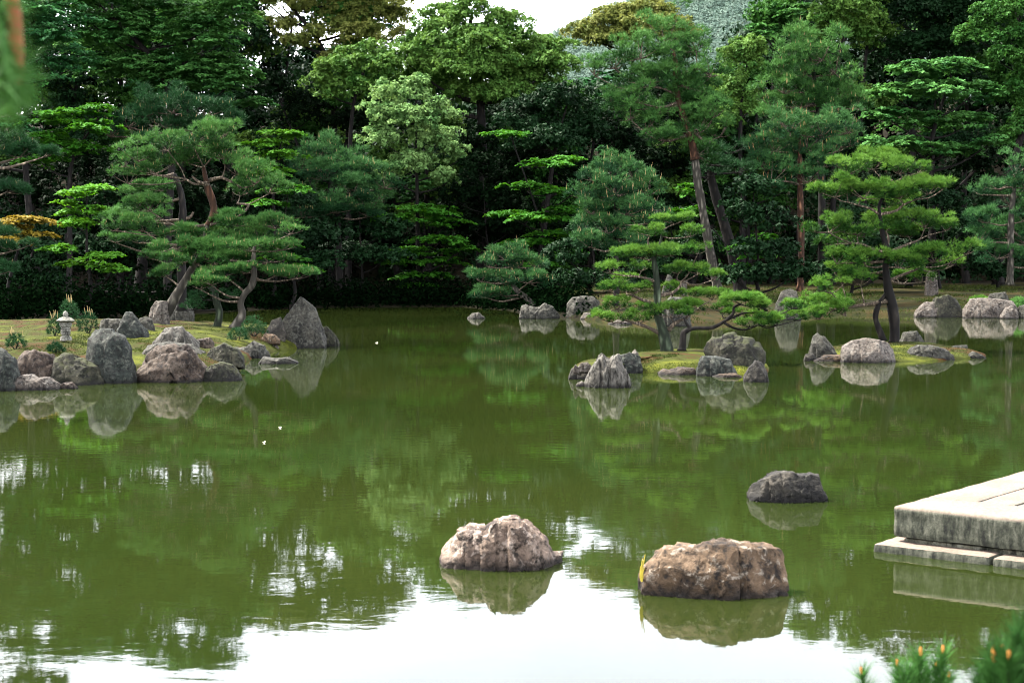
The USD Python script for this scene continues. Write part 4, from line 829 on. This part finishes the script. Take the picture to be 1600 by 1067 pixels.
# ------------------------------------------------------------------ broadleaved trees
LA = (0.25, 0.16)
B = lambda *a, **k: broadleaf(*a, **k)
B('zelkova_tree', 'large bright green layered tree filling the upper left', 'tree', 97, 215,
  [(250, 50, 110, 70), (180, -40, 90, 50), (300, -45, 90, 50), (100, -50, 70, 40), (350, 70, 80, 60), (300, 120, 100, 55), (370, 25, 60, 45), (170, 60, 80, 60), (200, 120, 90, 50), (370, 130, 50, 35), (390, 165, 40, 18), (120, 20, 70, 50)], 'zelkova', 'layer', LA, 1.9, trunk=0.42, seed=1, lob=1.3)
B('zelkova_tree', 'blue-green feathery tree at the very top left corner', 'tree', 86, 60, [(70, 60, 70, 60), (50, -50, 80, 50), (-60, 0, 80, 70), (-120, -60, 100, 70), (-70, 150, 70, 60), (15, 200, 60, 34), (-60, 230, 60, 40), (120, 100, 50, 40), (60, 120, 50, 40), (30, 30, 60, 60), (100, 30, 50, 40), (20, 150, 60, 40)], 'blue', 'layer', LA, 1.8, seed=2)
B('maple_tree', 'light green layered maple below the blue-green corner tree', 'tree', 82, 105, [(100, 190, 60, 22), (140, 205, 55, 18), (80, 220, 55, 20), (130, 240, 50, 18), (60, 255, 50, 18), (150, 175, 40, 16)], 'maple', 'layer', (0.26, 0.17), 1.6, seed=3, trunk=0.2)
B('chinquapin_tree', 'tall olive tree with blossoming tan top and sky gaps left of the bright valley', 'tree', 108, 520,
  [(520, 14, 46, 26), (580, 24, 46, 32), (470, 18, 32, 22), (612, 12, 32, 28), (575, 60, 44, 22), (620, 55, 24, 20), (440, 50, 20, 18), (430, -25, 50, 30), (490, -20, 50, 26), (560, -14, 50, 24), (440, 10, 40, 24), (405, -5, 36, 26), (450, 40, 30, 18), (545, 75, 36, 16), (505, 35, 30, 18), (470, 70, 34, 18), (520, 95, 30, 14), (540, 45, 44, 20), (620, 34, 36, 24), (500, 60, 30, 16)], 'tan', 'tuft', (0.24, 0.16), 1.7, trunk=0.4, seed=4)
B('chinquapin_tree', 'round olive crown below the tan blossoming top', 'tree', 103, 545, [(525, 112, 44, 30), (570, 96, 46, 32), (505, 140, 30, 24), (600, 120, 36, 30), (550, 150, 50, 26)], 'olive', 'tuft', (0.24, 0.16), 1.8, seed=5)
B('camphor_tree', 'great rounded olive-green tree in the centre under the bright sky', 'tree', 104, 755,
  [(690, 34, 40, 28), (735, 26, 40, 24), (700, 80, 60, 42), (655, 60, 30, 26), (790, 60, 46, 34), (780, 30, 26, 16), (830, 84, 56, 34), (760, 118, 70, 34), (640, 104, 44, 36), (680, 130, 50, 30), (860, 112, 44, 30), (880, 70, 22, 14), (735, 155, 50, 26), (820, 130, 50, 28), (745, 85, 70, 40), (725, 120, 60, 34), (800, 105, 60, 34), (665, 85, 50, 34), (640, 140, 40, 26), (790, 155, 50, 26), (845, 110, 44, 30)], 'olive', 'tuft', (0.24, 0.16), 1.8, trunk=0.6, seed=6, lob=1.2)
B('pale_tree', 'pale green fresh-leaved tree standing in front of the great centre tree', 'tree', 98.5, 655,
  [(625, 148, 44, 26), (650, 132, 26, 16), (600, 180, 40, 26), (690, 180, 36, 26), (640, 195, 44, 26), (680, 225, 50, 30), (715, 250, 26, 24), (600, 225, 34, 28), (650, 262, 44, 24), (700, 285, 34, 22), (610, 275, 30, 20)], 'pale', 'tuft', (0.24, 0.16), 1.5, seed=7, trunk=0.22)
B('evergreen_oak', 'dense dark round-crowned oak right of the pale tree', 'tree', 99, 840, [(840, 180, 60, 34), (885, 160, 50, 30), (805, 205, 40, 26), (900, 210, 50, 30), (850, 225, 60, 28), (920, 185, 40, 26)], 'dark', 'tuft', (0.24, 0.16), 1.5, seed=8)
B('chinquapin_tree', 'tan-topped tree rising beside the distant hill', 'tree', 114, 985, [(955, 36, 56, 22), (1005, 20, 50, 20), (918, 55, 40, 20), (985, 55, 64, 28), (1040, 45, 40, 22), (1065, 62, 36, 20), (940, 70, 50, 22)], 'tan', 'tuft', (0.24, 0.16), 1.8, seed=9)
B('chinquapin_tree', 'brownish olive tree between the red-stemmed pine and the upper pine', 'tree', 104, 1160, [(1172, 76, 28, 24), (1140, 90, 26, 20), (1170, 100, 34, 36), (1150, 140, 34, 34), (1175, 170, 30, 30), (1145, 190, 30, 26)], 'olive', 'tuft', (0.24, 0.16), 1.8, seed=10)
B('evergreen_oak', 'olive oak top right of the hill gap', 'tree', 109, 1205, [(1200, 22, 30, 28), (1222, 8, 36, 24), (1190, 48, 22, 18), (1235, 40, 34, 26)], 'mid', 'tuft', (0.24, 0.16), 1.8, seed=11)
B('evergreen_oak', 'mid-green oak with rounded lobes at the upper right', 'tree', 105, 1300, [(1280, 30, 34, 28), (1310, 14, 36, 26), (1330, 50, 36, 26), (1270, 62, 28, 18), (1350, 20, 30, 30), (1290, -30, 60, 34), (1360, -40, 50, 40)], 'olive', 'tuft', (0.24, 0.16), 1.8, seed=12)
B('evergreen_oak', 'dark tall oak between the rounded oak and the right corner', 'tree', 108, 1420, [(1400, 40, 46, 44), (1450, 20, 50, 40), (1420, 85, 50, 30), (1490, 70, 46, 44), (1370, 85, 34, 26), (1420, -50, 70, 50), (1500, -60, 70, 50)], 'dark', 'tuft', (0.24, 0.16), 1.5, seed=13, trunk=0.45)
B('evergreen_oak', 'dark oak with greener clumps in the top right corner', 'tree', 102, 1560, [(1545, 30, 36, 24), (1580, 70, 46, 40), (1530, 60, 34, 26), (1600, 130, 40, 50), (1590, 20, 40, 40), (1560, 100, 40, 34), (1600, 200, 36, 44), (1580, -60, 80, 60), (1680, -20, 80, 80), (1680, 120, 70, 80), (1780, 40, 80, 90)], 'mid', 'tuft', (0.24, 0.16), 1.8, seed=14, trunk=0.4)
B('zelkova_tree', 'fresh green layered tree with drooping sprays on the right', 'tree', 94, 1455,
  [(1430, 115, 60, 26), (1490, 110, 50, 26), (1400, 150, 60, 26), (1460, 150, 60, 28), (1520, 150, 46, 30), (1390, 190, 50, 24), (1450, 195, 60, 26), (1515, 195, 50, 26), (1420, 232, 54, 22), (1480, 240, 60, 24), (1545, 225, 34, 22), (1370, 225, 34, 18)], 'zelkova', 'layer', LA, 1.7, seed=15, trunk=0.35, lob=1.1)
B('maple_tree', 'vivid green maple with drooping sprays left of the leaning islet pine', 'tree', 74, 130, [(140, 302, 44, 16), (112, 326, 34, 16), (155, 335, 40, 16), (120, 352, 40, 14), (165, 402, 34, 12), (128, 412, 36, 10), (180, 420, 26, 9), (100, 390, 34, 12)], 'bright', 'layer', (0.22, 0.15), 1.25, seed=16, trunk=0.16)
B('orange_maple', 'orange-yellow leaved maple at the left edge under the dark pine', 'tree', 73.5, 15, [(35, 346, 50, 10), (10, 358, 44, 10), (45, 364, 34, 8), (15, 378, 40, 10)], 'orange', 'layer', (0.22, 0.15), 1.3, seed=17, trunk=0.13)
B('maple_tree', 'yellow-green maple glowing behind the right side of the leaning pine', 'tree', 90, 425, [(415, 228, 44, 16), (440, 245, 40, 16), (400, 258, 36, 14), (430, 272, 40, 12), (440, 210, 40, 8)], 'bright', 'layer', (0.24, 0.16), 1.25, seed=18, trunk=0.16)
B('maple_tree', 'low dark-green maple sprays right of the crooked islet pine', 'tree', 88.5, 450, [(440, 405, 40, 9), (462, 420, 34, 8), (430, 385, 40, 10), (450, 300, 40, 14), (420, 320, 34, 12)], 'maple', 'layer', (0.26, 0.17), 1.6, seed=19, trunk=0.14)
B('maple_tree', 'broad maple with sweeping level sprays over the dark water, centre', 'tree', 97.5, 655, [(660, 332, 54, 16), (700, 350, 40, 13), (620, 345, 40, 14), (690, 378, 48, 12), (650, 395, 50, 12), (620, 412, 34, 9), (690, 410, 44, 10), (660, 432, 50, 10), (650, 446, 30, 6), (720, 392, 30, 10)], 'maple', 'layer', (0.24, 0.16), 1.6, seed=20, trunk=0.18)
B('maple_tree', 'tall slender maple with spaced level tiers right of the black gap', 'tree', 95, 838, [(800, 210, 40, 8), (848, 258, 44, 10), (885, 250, 30, 8), (820, 290, 40, 8), (868, 300, 42, 9), (795, 335, 34, 10), (840, 342, 50, 11), (880, 330, 34, 10), (870, 368, 44, 11), (830, 380, 44, 10), (886, 398, 34, 9), (850, 412, 36, 8)], 'maple', 'layer', (0.24, 0.16), 1.6, seed=21, trunk=0.16)
B('broadleaf_shrub', 'dark bushy growth with a few lit leaves between the far trunks, right of centre', 'shrub', 81, 1190, [(1180, 300, 44, 26), (1150, 340, 36, 26), (1210, 350, 44, 30), (1160, 395, 44, 22), (1220, 400, 40, 24), (1180, 430, 50, 20), (1240, 430, 40, 20), (1140, 430, 30, 20)], 'dark', 'tuft', (0.26, 0.17), 1.3, seed=22, trunk=0.15)
B('maple_tree', 'small maple with sparse bright leaves beside the dark-stemmed pine', 'tree', 87, 1170, [(1160, 385, 26, 9), (1185, 400, 24, 8), (1165, 418, 24, 8), (1190, 372, 22, 8), (1075, 330, 30, 14), (1070, 300, 24, 14)], 'maple', 'layer', (0.26, 0.17), 0.7, seed=23, trunk=0.1)
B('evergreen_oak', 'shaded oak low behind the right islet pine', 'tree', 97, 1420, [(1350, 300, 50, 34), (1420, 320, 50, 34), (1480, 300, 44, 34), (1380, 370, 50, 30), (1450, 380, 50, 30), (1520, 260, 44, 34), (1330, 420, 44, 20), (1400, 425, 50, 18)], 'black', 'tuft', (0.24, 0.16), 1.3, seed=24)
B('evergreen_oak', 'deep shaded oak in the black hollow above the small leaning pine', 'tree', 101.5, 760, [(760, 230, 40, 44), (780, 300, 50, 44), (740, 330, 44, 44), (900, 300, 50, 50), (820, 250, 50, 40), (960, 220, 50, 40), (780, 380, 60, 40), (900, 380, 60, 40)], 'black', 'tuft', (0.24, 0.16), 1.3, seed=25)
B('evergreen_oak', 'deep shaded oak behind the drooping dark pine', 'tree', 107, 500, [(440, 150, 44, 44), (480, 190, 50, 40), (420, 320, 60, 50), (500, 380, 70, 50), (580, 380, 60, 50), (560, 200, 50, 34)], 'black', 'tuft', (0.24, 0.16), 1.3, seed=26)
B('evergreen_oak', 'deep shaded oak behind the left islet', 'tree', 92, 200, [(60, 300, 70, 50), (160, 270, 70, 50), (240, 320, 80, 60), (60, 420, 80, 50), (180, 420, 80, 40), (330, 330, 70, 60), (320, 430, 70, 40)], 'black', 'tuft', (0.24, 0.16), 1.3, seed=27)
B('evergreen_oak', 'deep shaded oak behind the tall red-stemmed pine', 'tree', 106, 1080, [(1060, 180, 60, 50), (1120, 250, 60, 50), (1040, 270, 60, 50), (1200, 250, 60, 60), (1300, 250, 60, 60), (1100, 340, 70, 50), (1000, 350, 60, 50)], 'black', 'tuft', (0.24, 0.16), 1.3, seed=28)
def back_row():
    r = rng(31)
    sky_line = lambda px: float(np.interp(px, [-200, 380, 440, 580, 640, 720, 850, 900, 1010, 1120, 1175, 1300, 1750], [-90, -80, -50, -40, 40, 60, 105, 100, 70, 95, 0, -80, -120]))
    kinds = ['mid', 'zelkova', 'olive', 'dark', 'mid', 'blue', 'dark', 'olive']
    for i, px in enumerate(np.arange(-130, 1760, 82)):
        px = float(px + r.uniform(-22, 22)); D = float(r.uniform(106, 111)); k = kinds[i % 8]
        bl = []
        for y0, n in ((70, 4), (150, 4), (235, 4), (320, 2)):
            for _ in range(n):
                x = px + r.uniform(-62, 62); y = sky_line(x) + y0 + r.uniform(-26, 26)
                if 425 < x < 545 and 20 < y < 125 and r.random() < 0.2: continue
                bl.append((x, y, r.uniform(34, 50), r.uniform(24, 38)))
        B('woodland_tree', {'mid': 'mid-green round-leaved woodland tree', 'zelkova': 'fresh green layered woodland tree', 'olive': 'olive yellowish woodland tree', 'dark': 'dark evergreen woodland tree', 'blue': 'blue-green feathery woodland tree'}[k] + ' crowded into the back row behind the shore trees', 'tree', D, px, bl, k, 'layer' if k in ('zelkova', 'blue') else 'tuft', (0.27, 0.18), 1.15, seed=200 + i, trunk=0.3, group={'mid': 'mid-green', 'zelkova': 'layered', 'olive': 'olive', 'dark': 'dark', 'blue': 'feathery'}[k] + ' back row trees', deep=0.6)
back_row()
print('leaf tris', LEAVES_TOTAL[0])

for i, (px, py, D, k, lab) in enumerate([
    (50, 420, 84, 'dark', 'dark leafy shrub under the orange-yellow maple at the left edge'), (465, 385, 93, 'dark', 'dark leafy shrub filling the hollow right of the crooked islet pine'), (560, 375, 97, 'dark', 'dark leafy shrub left of the sweeping centre maple'),
    (755, 330, 99, 'black', 'near-black shrub in the gap between the two centre maples'), (925, 420, 84, 'dark', 'dark shrub behind the rounded far boulder'), (1050, 400, 92, 'dark', 'dark leafy shrub behind the middle islet pine'),
    (1330, 400, 90, 'dark', 'dark leafy shrub behind the lower left boughs of the right islet pine'), (1470, 370, 93, 'dark', 'dark leafy shrub behind the right tips of the right islet pine'), (1560, 400, 96, 'dark', 'dark leafy shrub behind the tiered pine at the right edge'), (160, 370, 90, 'dark', 'dark leafy shrub behind the vivid green maple')]):
    B('broadleaf_shrub', lab, 'shrub', D, px, [(px - 45, py - 20, 44, 30), (px + 40, py - 10, 46, 30), (px, py - 55, 40, 30), (px - 20, py + 25, 50, 22), (px + 45, py + 28, 40, 20)], k, 'tuft', (0.24, 0.16), 1.4, seed=60 + i, trunk=0.12)

# the wood beyond, one dark mass; undergrowth along the shore
def wood():
    r = rng(77)
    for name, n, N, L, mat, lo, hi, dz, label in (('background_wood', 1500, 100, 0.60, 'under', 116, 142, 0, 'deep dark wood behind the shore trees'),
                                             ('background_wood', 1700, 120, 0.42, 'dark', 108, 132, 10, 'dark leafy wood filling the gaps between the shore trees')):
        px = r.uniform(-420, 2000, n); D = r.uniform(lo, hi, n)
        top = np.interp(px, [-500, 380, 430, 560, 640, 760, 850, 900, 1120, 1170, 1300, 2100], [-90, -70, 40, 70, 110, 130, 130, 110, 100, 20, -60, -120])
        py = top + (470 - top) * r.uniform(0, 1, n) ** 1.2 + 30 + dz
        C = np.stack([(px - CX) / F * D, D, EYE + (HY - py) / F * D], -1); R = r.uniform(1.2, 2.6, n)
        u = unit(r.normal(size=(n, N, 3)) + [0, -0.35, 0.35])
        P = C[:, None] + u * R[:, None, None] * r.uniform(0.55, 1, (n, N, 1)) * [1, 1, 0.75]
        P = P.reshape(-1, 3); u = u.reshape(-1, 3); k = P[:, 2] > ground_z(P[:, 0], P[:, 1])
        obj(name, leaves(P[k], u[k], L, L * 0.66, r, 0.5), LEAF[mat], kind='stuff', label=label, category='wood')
    n = 700
    x = r.uniform(-62, 40, n); y = shore_y(x) + r.uniform(0.2, 5.5, n) ** 1.2
    k = (CX + x / y * F < 900) | (r.random(n) < 0.0); x, y = x[k], y[k]
    z = ground_z(x, y); h = r.uniform(0.7, 2.4, len(x))
    u = unit(r.normal(size=(len(x), 130, 3))); u[..., 2] = np.abs(u[..., 2])
    P = np.stack([x, y, z], -1)[:, None] + u * h[:, None, None] * r.uniform(0.4, 1, (len(x), 130, 1)) * [1, 1, 1.1]
    obj('undergrowth', leaves(P.reshape(-1, 3), u.reshape(-1, 3), 0.24, 0.16, r, 0.6), LEAF['under'], kind='stuff', label='dark undergrowth along the shaded far shore', category='undergrowth')
wood()

# ------------------------------------------------------------------ low plants on islets and banks
def shrub(name, label, cat, px, py, rx, ry, D, z, mat, needle=True, seed=0, cand=None, L=0.10, W=0.011, candle=None):
    r = rng(seed + 700)
    if D is None: b, D = stand('left_islet', px, py + 4); b[2] -= 0.02
    else: b = at(px, py, D); b[2] = z
    m = mpp(D)
    t = thing(name, label, cat, b)
    c = b + [0, 0, ry * m * 0.2]; n = int(900 * rx * ry * m * m) + 90
    u = unit(r.normal(size=(n, 3))); u[:, 2] = np.abs(u[:, 2]); P = c + u * [rx * m, rx * m, ry * m * 1.6] * r.uniform(0.4, 1, (n, 1)) ** 0.5
    part('foliage', tufts(P, unit(u + [0, 0, 0.8]), L, W, 10, r), NEEDLE[mat], t)
    st = [tube(np.array([b - [0, 0, 0.05], c + u[i] * [rx * m * 0.6, rx * m * 0.6, ry * m]]), [0.018, 0.006], 5) for i in range(5)]
    part('stem', join(st), BARK['dark'], t)
    if cand:
        q = []
        for i in np.argsort(-P[:, 2])[:cand[0] * 3:3]:
            q.append(tube(np.array([P[i], P[i] + [r.normal() * 0.02, 0, cand[1] * r.uniform(0.6, 1.1)]]), [cand[2], cand[2] * 0.5], 5))
        part('candles', join(q), candle or CANDLE, t, kind='stuff')
gi = lambda px, d: islet_z('left_islet', at(px, HY, d)[0], d)
shrub('dwarf_pine', 'small round dark pine bush on the moss before the lantern', 'shrub', 87, 546, 14, 9, None, None, 'deep', seed=1)
shrub('dwarf_pine', 'round dark clipped pine bush under the crooked pine', 'shrub', 396, 520, 22, 18, None, None, 'deep', seed=2)
shrub('dwarf_pine', 'dark bush below the crooked pine, nearer the water', 'shrub', 372, 528, 18, 12, None, None, 'deep', seed=8)
shrub('young_pine', 'young pine with upright candles at the left edge of the moss', 'shrub', 24, 540, 16, 14, None, None, 'deep', seed=3, cand=(8, 0.18, 0.008))
shrub('young_pine', 'young pine with tall candles behind the lantern to its left', 'shrub', 86, 522, 12, 20, None, None, 'deep', seed=4, cand=(8, 0.18, 0.008))
shrub('young_pine', 'young pine with tall candles right behind the lantern', 'shrub', 108, 512, 18, 26, None, None, 'deep', seed=5, cand=(9, 0.20, 0.008))
shrub('young_pine', 'young pine with tall candles right of the lantern', 'shrub', 138, 518, 16, 20, None, None, 'deep', seed=6, cand=(8, 0.19, 0.008))
shrub('dwarf_pine', 'little green bush beside the broad whitish far rock', 'shrub', 1592, 470, 16, 10, 76, on_ground(1592, 76), 'green', seed=7, L=0.2, W=0.02)
shrub('dwarf_pine', 'low yellow-green bush on the bank above the whitish rocks', 'shrub', 1530, 462, 16, 7, 79, on_ground(1530, 79), 'fresh', seed=9, L=0.2, W=0.02)

def grass(name, pts, h, w, mat, seed, label, per=1):
    r = rng(seed); P = np.asarray(pts); n = len(P)
    D = unit(np.stack([r.normal(size=n) * 0.45, r.normal(size=n) * 0.45, np.ones(n)], -1)); S = unit(np.cross(D, unit(r.normal(size=(n, 3)))))
    l = h * r.uniform(0.4, 1.2, (n, 1))
    V = np.stack([P - S * w, P + S * w, P + D * l], 1).reshape(-1, 3)
    obj(name, (V, np.arange(len(V)).reshape(-1, 3)), LEAF[mat], kind='stuff', label=label, category='grass')
def islet_points(k, n, seed, lo=0.02):
    r = rng(seed); XY, Z = ISLANDS[k]; a, b = XY.shape[:2]
    i = r.uniform(2, a - 1.001, n); j = r.uniform(0, b - 1.001, n)
    i = 2 + (a - 3.001) * (1 - np.sqrt(r.uniform(0, 1, n)))
    i0, j0 = i.astype(int), j.astype(int); fi, fj = (i - i0)[:, None], (j - j0)[:, None]
    M = np.concatenate([XY, Z[..., None]], -1)
    P = (M[i0, j0] * (1 - fi) + M[i0 + 1, j0] * fi) * (1 - fj) + (M[i0, j0 + 1] * (1 - fi) + M[i0 + 1, j0 + 1] * fi) * fj
    keep = meshkit.fbm(P * [1.1, 1.1, 0] + 4, 3, seed) > 0.46
    return P[keep]
grass('moss_grass', islet_points('left_islet', 50000, 1), 0.05, 0.006, 'moss', 1, 'short yellow-green grass on the left islet')
grass('moss_grass', islet_points('middle_islet', 16000, 2), 0.045, 0.005, 'moss', 2, 'short yellow-green grass on the middle islet')
grass('moss_grass', islet_points('right_islet', 12000, 3), 0.045, 0.005, 'moss', 3, 'short yellow-green grass on the right islet')
def bank_grass():
    r = rng(9); n = 70000; x = r.uniform(3, 42, n); y = shore_y(x) + r.uniform(0.1, 30, n)
    k = meshkit.fbm(np.stack([x * 0.5, y * 0.35, 0 * x], -1), 4, 4) > 0.50; x, y = x[k], y[k]
    grass('bank_grass', np.stack([x, y, ground_z(x, y)], -1), 0.16, 0.018, 'moss', 10, 'patchy short grass on the far right bank')
bank_grass()

# yellow tuft on the brown boulder
def tuft_on_rock():
    d = 10.85; b = at(1003, 908, d); m = mpp(d); t = thing('reed_tuft', 'thin yellowish plant growing at the left edge of the broad brown boulder', 'plant', b)
    mt = plain('dry_yellow_blade', (0.34, 0.27, 0.03)); r = rng(4); bl = []
    for i, (x, y) in enumerate([(1008, 866), (1004, 872), (1001, 884), (1007, 886), (1000, 895), (1010, 893)]):
        q = smooth_line([b, (b + at(x, y, d)) / 2 + [-0.006, 0, 0], at(x, y, d)], 5); part('blade', tube(q, np.linspace(0.008, 0.002, 5), 5), mt, t)
tuft_on_rock()

# drifting petals on the water
pet = plain('white_petal', (0.62, 0.58, 0.50))
for i, (px, py, lab) in enumerate([(437, 669, 'white petal drifting on the water, farther one below the left islet'), (412, 692, 'white petal drifting on the water, nearer one below the left islet'), (588, 536, 'pale leaf floating in the dark water right of the tall peaked rock')]):
    p = shore(px, py) + [0, 0, 0.004]; a = np.linspace(0, 2 * np.pi, 10, endpoint=False); s = mpp(p[1]) * 2.4
    ring = np.stack([np.cos(a) * s * (1 + 0.2 * np.sin(3 * a)), np.sin(a) * s * 2.2, 0.010 * (1 + np.sin(2 * a))], -1) + p
    V = np.vstack([ring, p + [0, 0, 0.012]]); k = np.arange(10)
    obj('floating_petal', (V, np.stack([k, (k + 1) % 10, np.full(10, 10)], -1)), pet, label=lab, category='petal')

# ------------------------------------------------------------------ young pines at the photographer's feet, and the soft bough top left
def near_shoots(label, D, shoots, seed, mat='green', ground=0.55):
    """Upright shoots of a young pine: stem, needles along it, an orange candle at the tip."""
    r = rng(seed); m = mpp(D); xs_ = [s[0] for s in shoots]
    b = at(sum(xs_) / len(xs_), HY, D); b[2] = ground; t = thing('young_pine', label, 'young pine', b)
    for (x, y, cl, lean) in shoots:
        tip = at(x, y, D + r.uniform(-0.12, 0.12)); foot = np.array([b[0] + (tip[0] - b[0]) * 0.6, tip[1], ground - 0.05])
        q = smooth_line([foot, (foot + tip) / 2 + [lean * m, 0, 0], tip], 14); L = np.linalg.norm(tip - foot)
        ci = cl * m / L
        part('stem', tube(q, np.linspace(0.008, 0.003, 14), 6), BARK['dark'], t)
        if cl > 6:
            s = np.linspace(1 - ci, 1, 8); qq = np.array([np.interp(s, np.linspace(0, 1, 14), q[:, k]) for k in range(3)]).T
            part('candle', tube(qq, np.array([0.6, 1, 1.1, 1.1, 1.05, 1.0, 0.9, 0.35]) * 0.0046, 7, 0.1), CANDLE_ORANGE, t, True)
        n = int(270 * L / 0.5); s = r.uniform(0.25, max(0.3, 1 - ci), n); P = np.array([np.interp(s, np.linspace(0, 1, 14), q[:, k]) for k in range(3)]).T
        A = unit(np.stack([r.normal(size=n) * 0.55, r.normal(size=n) * 0.55, np.full(n, 0.9)], -1))
        part('needles', tufts(P, A, 0.085, 0.0032, 3, r, 0.3), NEEDLE[mat], t)
near_shoots('young pine shoots with orange candles rising at the bottom right edge', 5.0, [(1345, 1040, 14, 0), (1402, 1028, 16, 2), (1439, 1009, 16, -1), (1474, 1006, 16, 1), (1464, 1033, 8, 0), (1422, 1040, 6, -2), (1450, 1042, 6, 2), (1484, 1048, 12, 2), (1412, 1050, 6, -3), (1434, 1036, 6, 1)], 1, 'green')
near_shoots('green young pine with pale candles in the bottom right corner', 3.6, [(1553, 1006, 30, -3), (1566, 1006, 12, 0), (1576, 1014, 16, 2), (1590, 990, 6, 6), (1600, 985, 8, 8), (1610, 965, 8, 8), (1545, 1045, 6, -5), (1530, 1052, 6, -8), (1584, 1030, 6, 3), (1605, 1020, 6, 6), (1560, 1030, 6, 0), (1596, 1010, 6, 0)], 2, 'green_shade', ground=0.7)
def near_bough():
    D = 2.1; t = thing('pine_bough', 'blurred hanging pine bough with an orange-brown stem in the top left corner', 'pine bough', at(-60, -80, D)); r = rng(8)
    ln = lambda pts: np.array([at(x, y, D) for x, y in pts])
    part('stem', tube(smooth_line(ln([(-60, -80), (0, -40), (18, 10), (24, 60), (26, 110), (27, 135)]), 20), np.linspace(0.016, 0.008, 20), 8, 0.1), plain('young_bark_orange', (0.13, 0.045, 0.016)), t, True)
    part('stem', tube(smooth_line(ln([(5, -30), (4, 40), (6, 100), (2, 160)]), 14), np.linspace(0.012, 0.005, 14), 8, 0.1), BARK['dark'], t, True)
    for i, (x0, y0, x1, y1, n) in enumerate([(5, 60, 12, 165, 90), (0, -20, 4, 70, 80), (24, 100, 28, 150, 50), (-20, 100, 2, 160, 60)]):
        s = r.uniform(0, 1, n); P = np.stack([x0 + (x1 - x0) * s, y0 + (y1 - y0) * s], -1)
        P = np.array([at(x, y, D + r.normal() * 0.03) for x, y in P]); A = unit(np.stack([r.normal(size=n) * 0.8, r.normal(size=n) * 0.8, -0.6 + r.normal(size=n) * 0.5], -1))
        part('needles', tufts(P, A, 0.06, 0.0022, 5, r, 0.5), NEEDLE['green'], t)
near_bough()
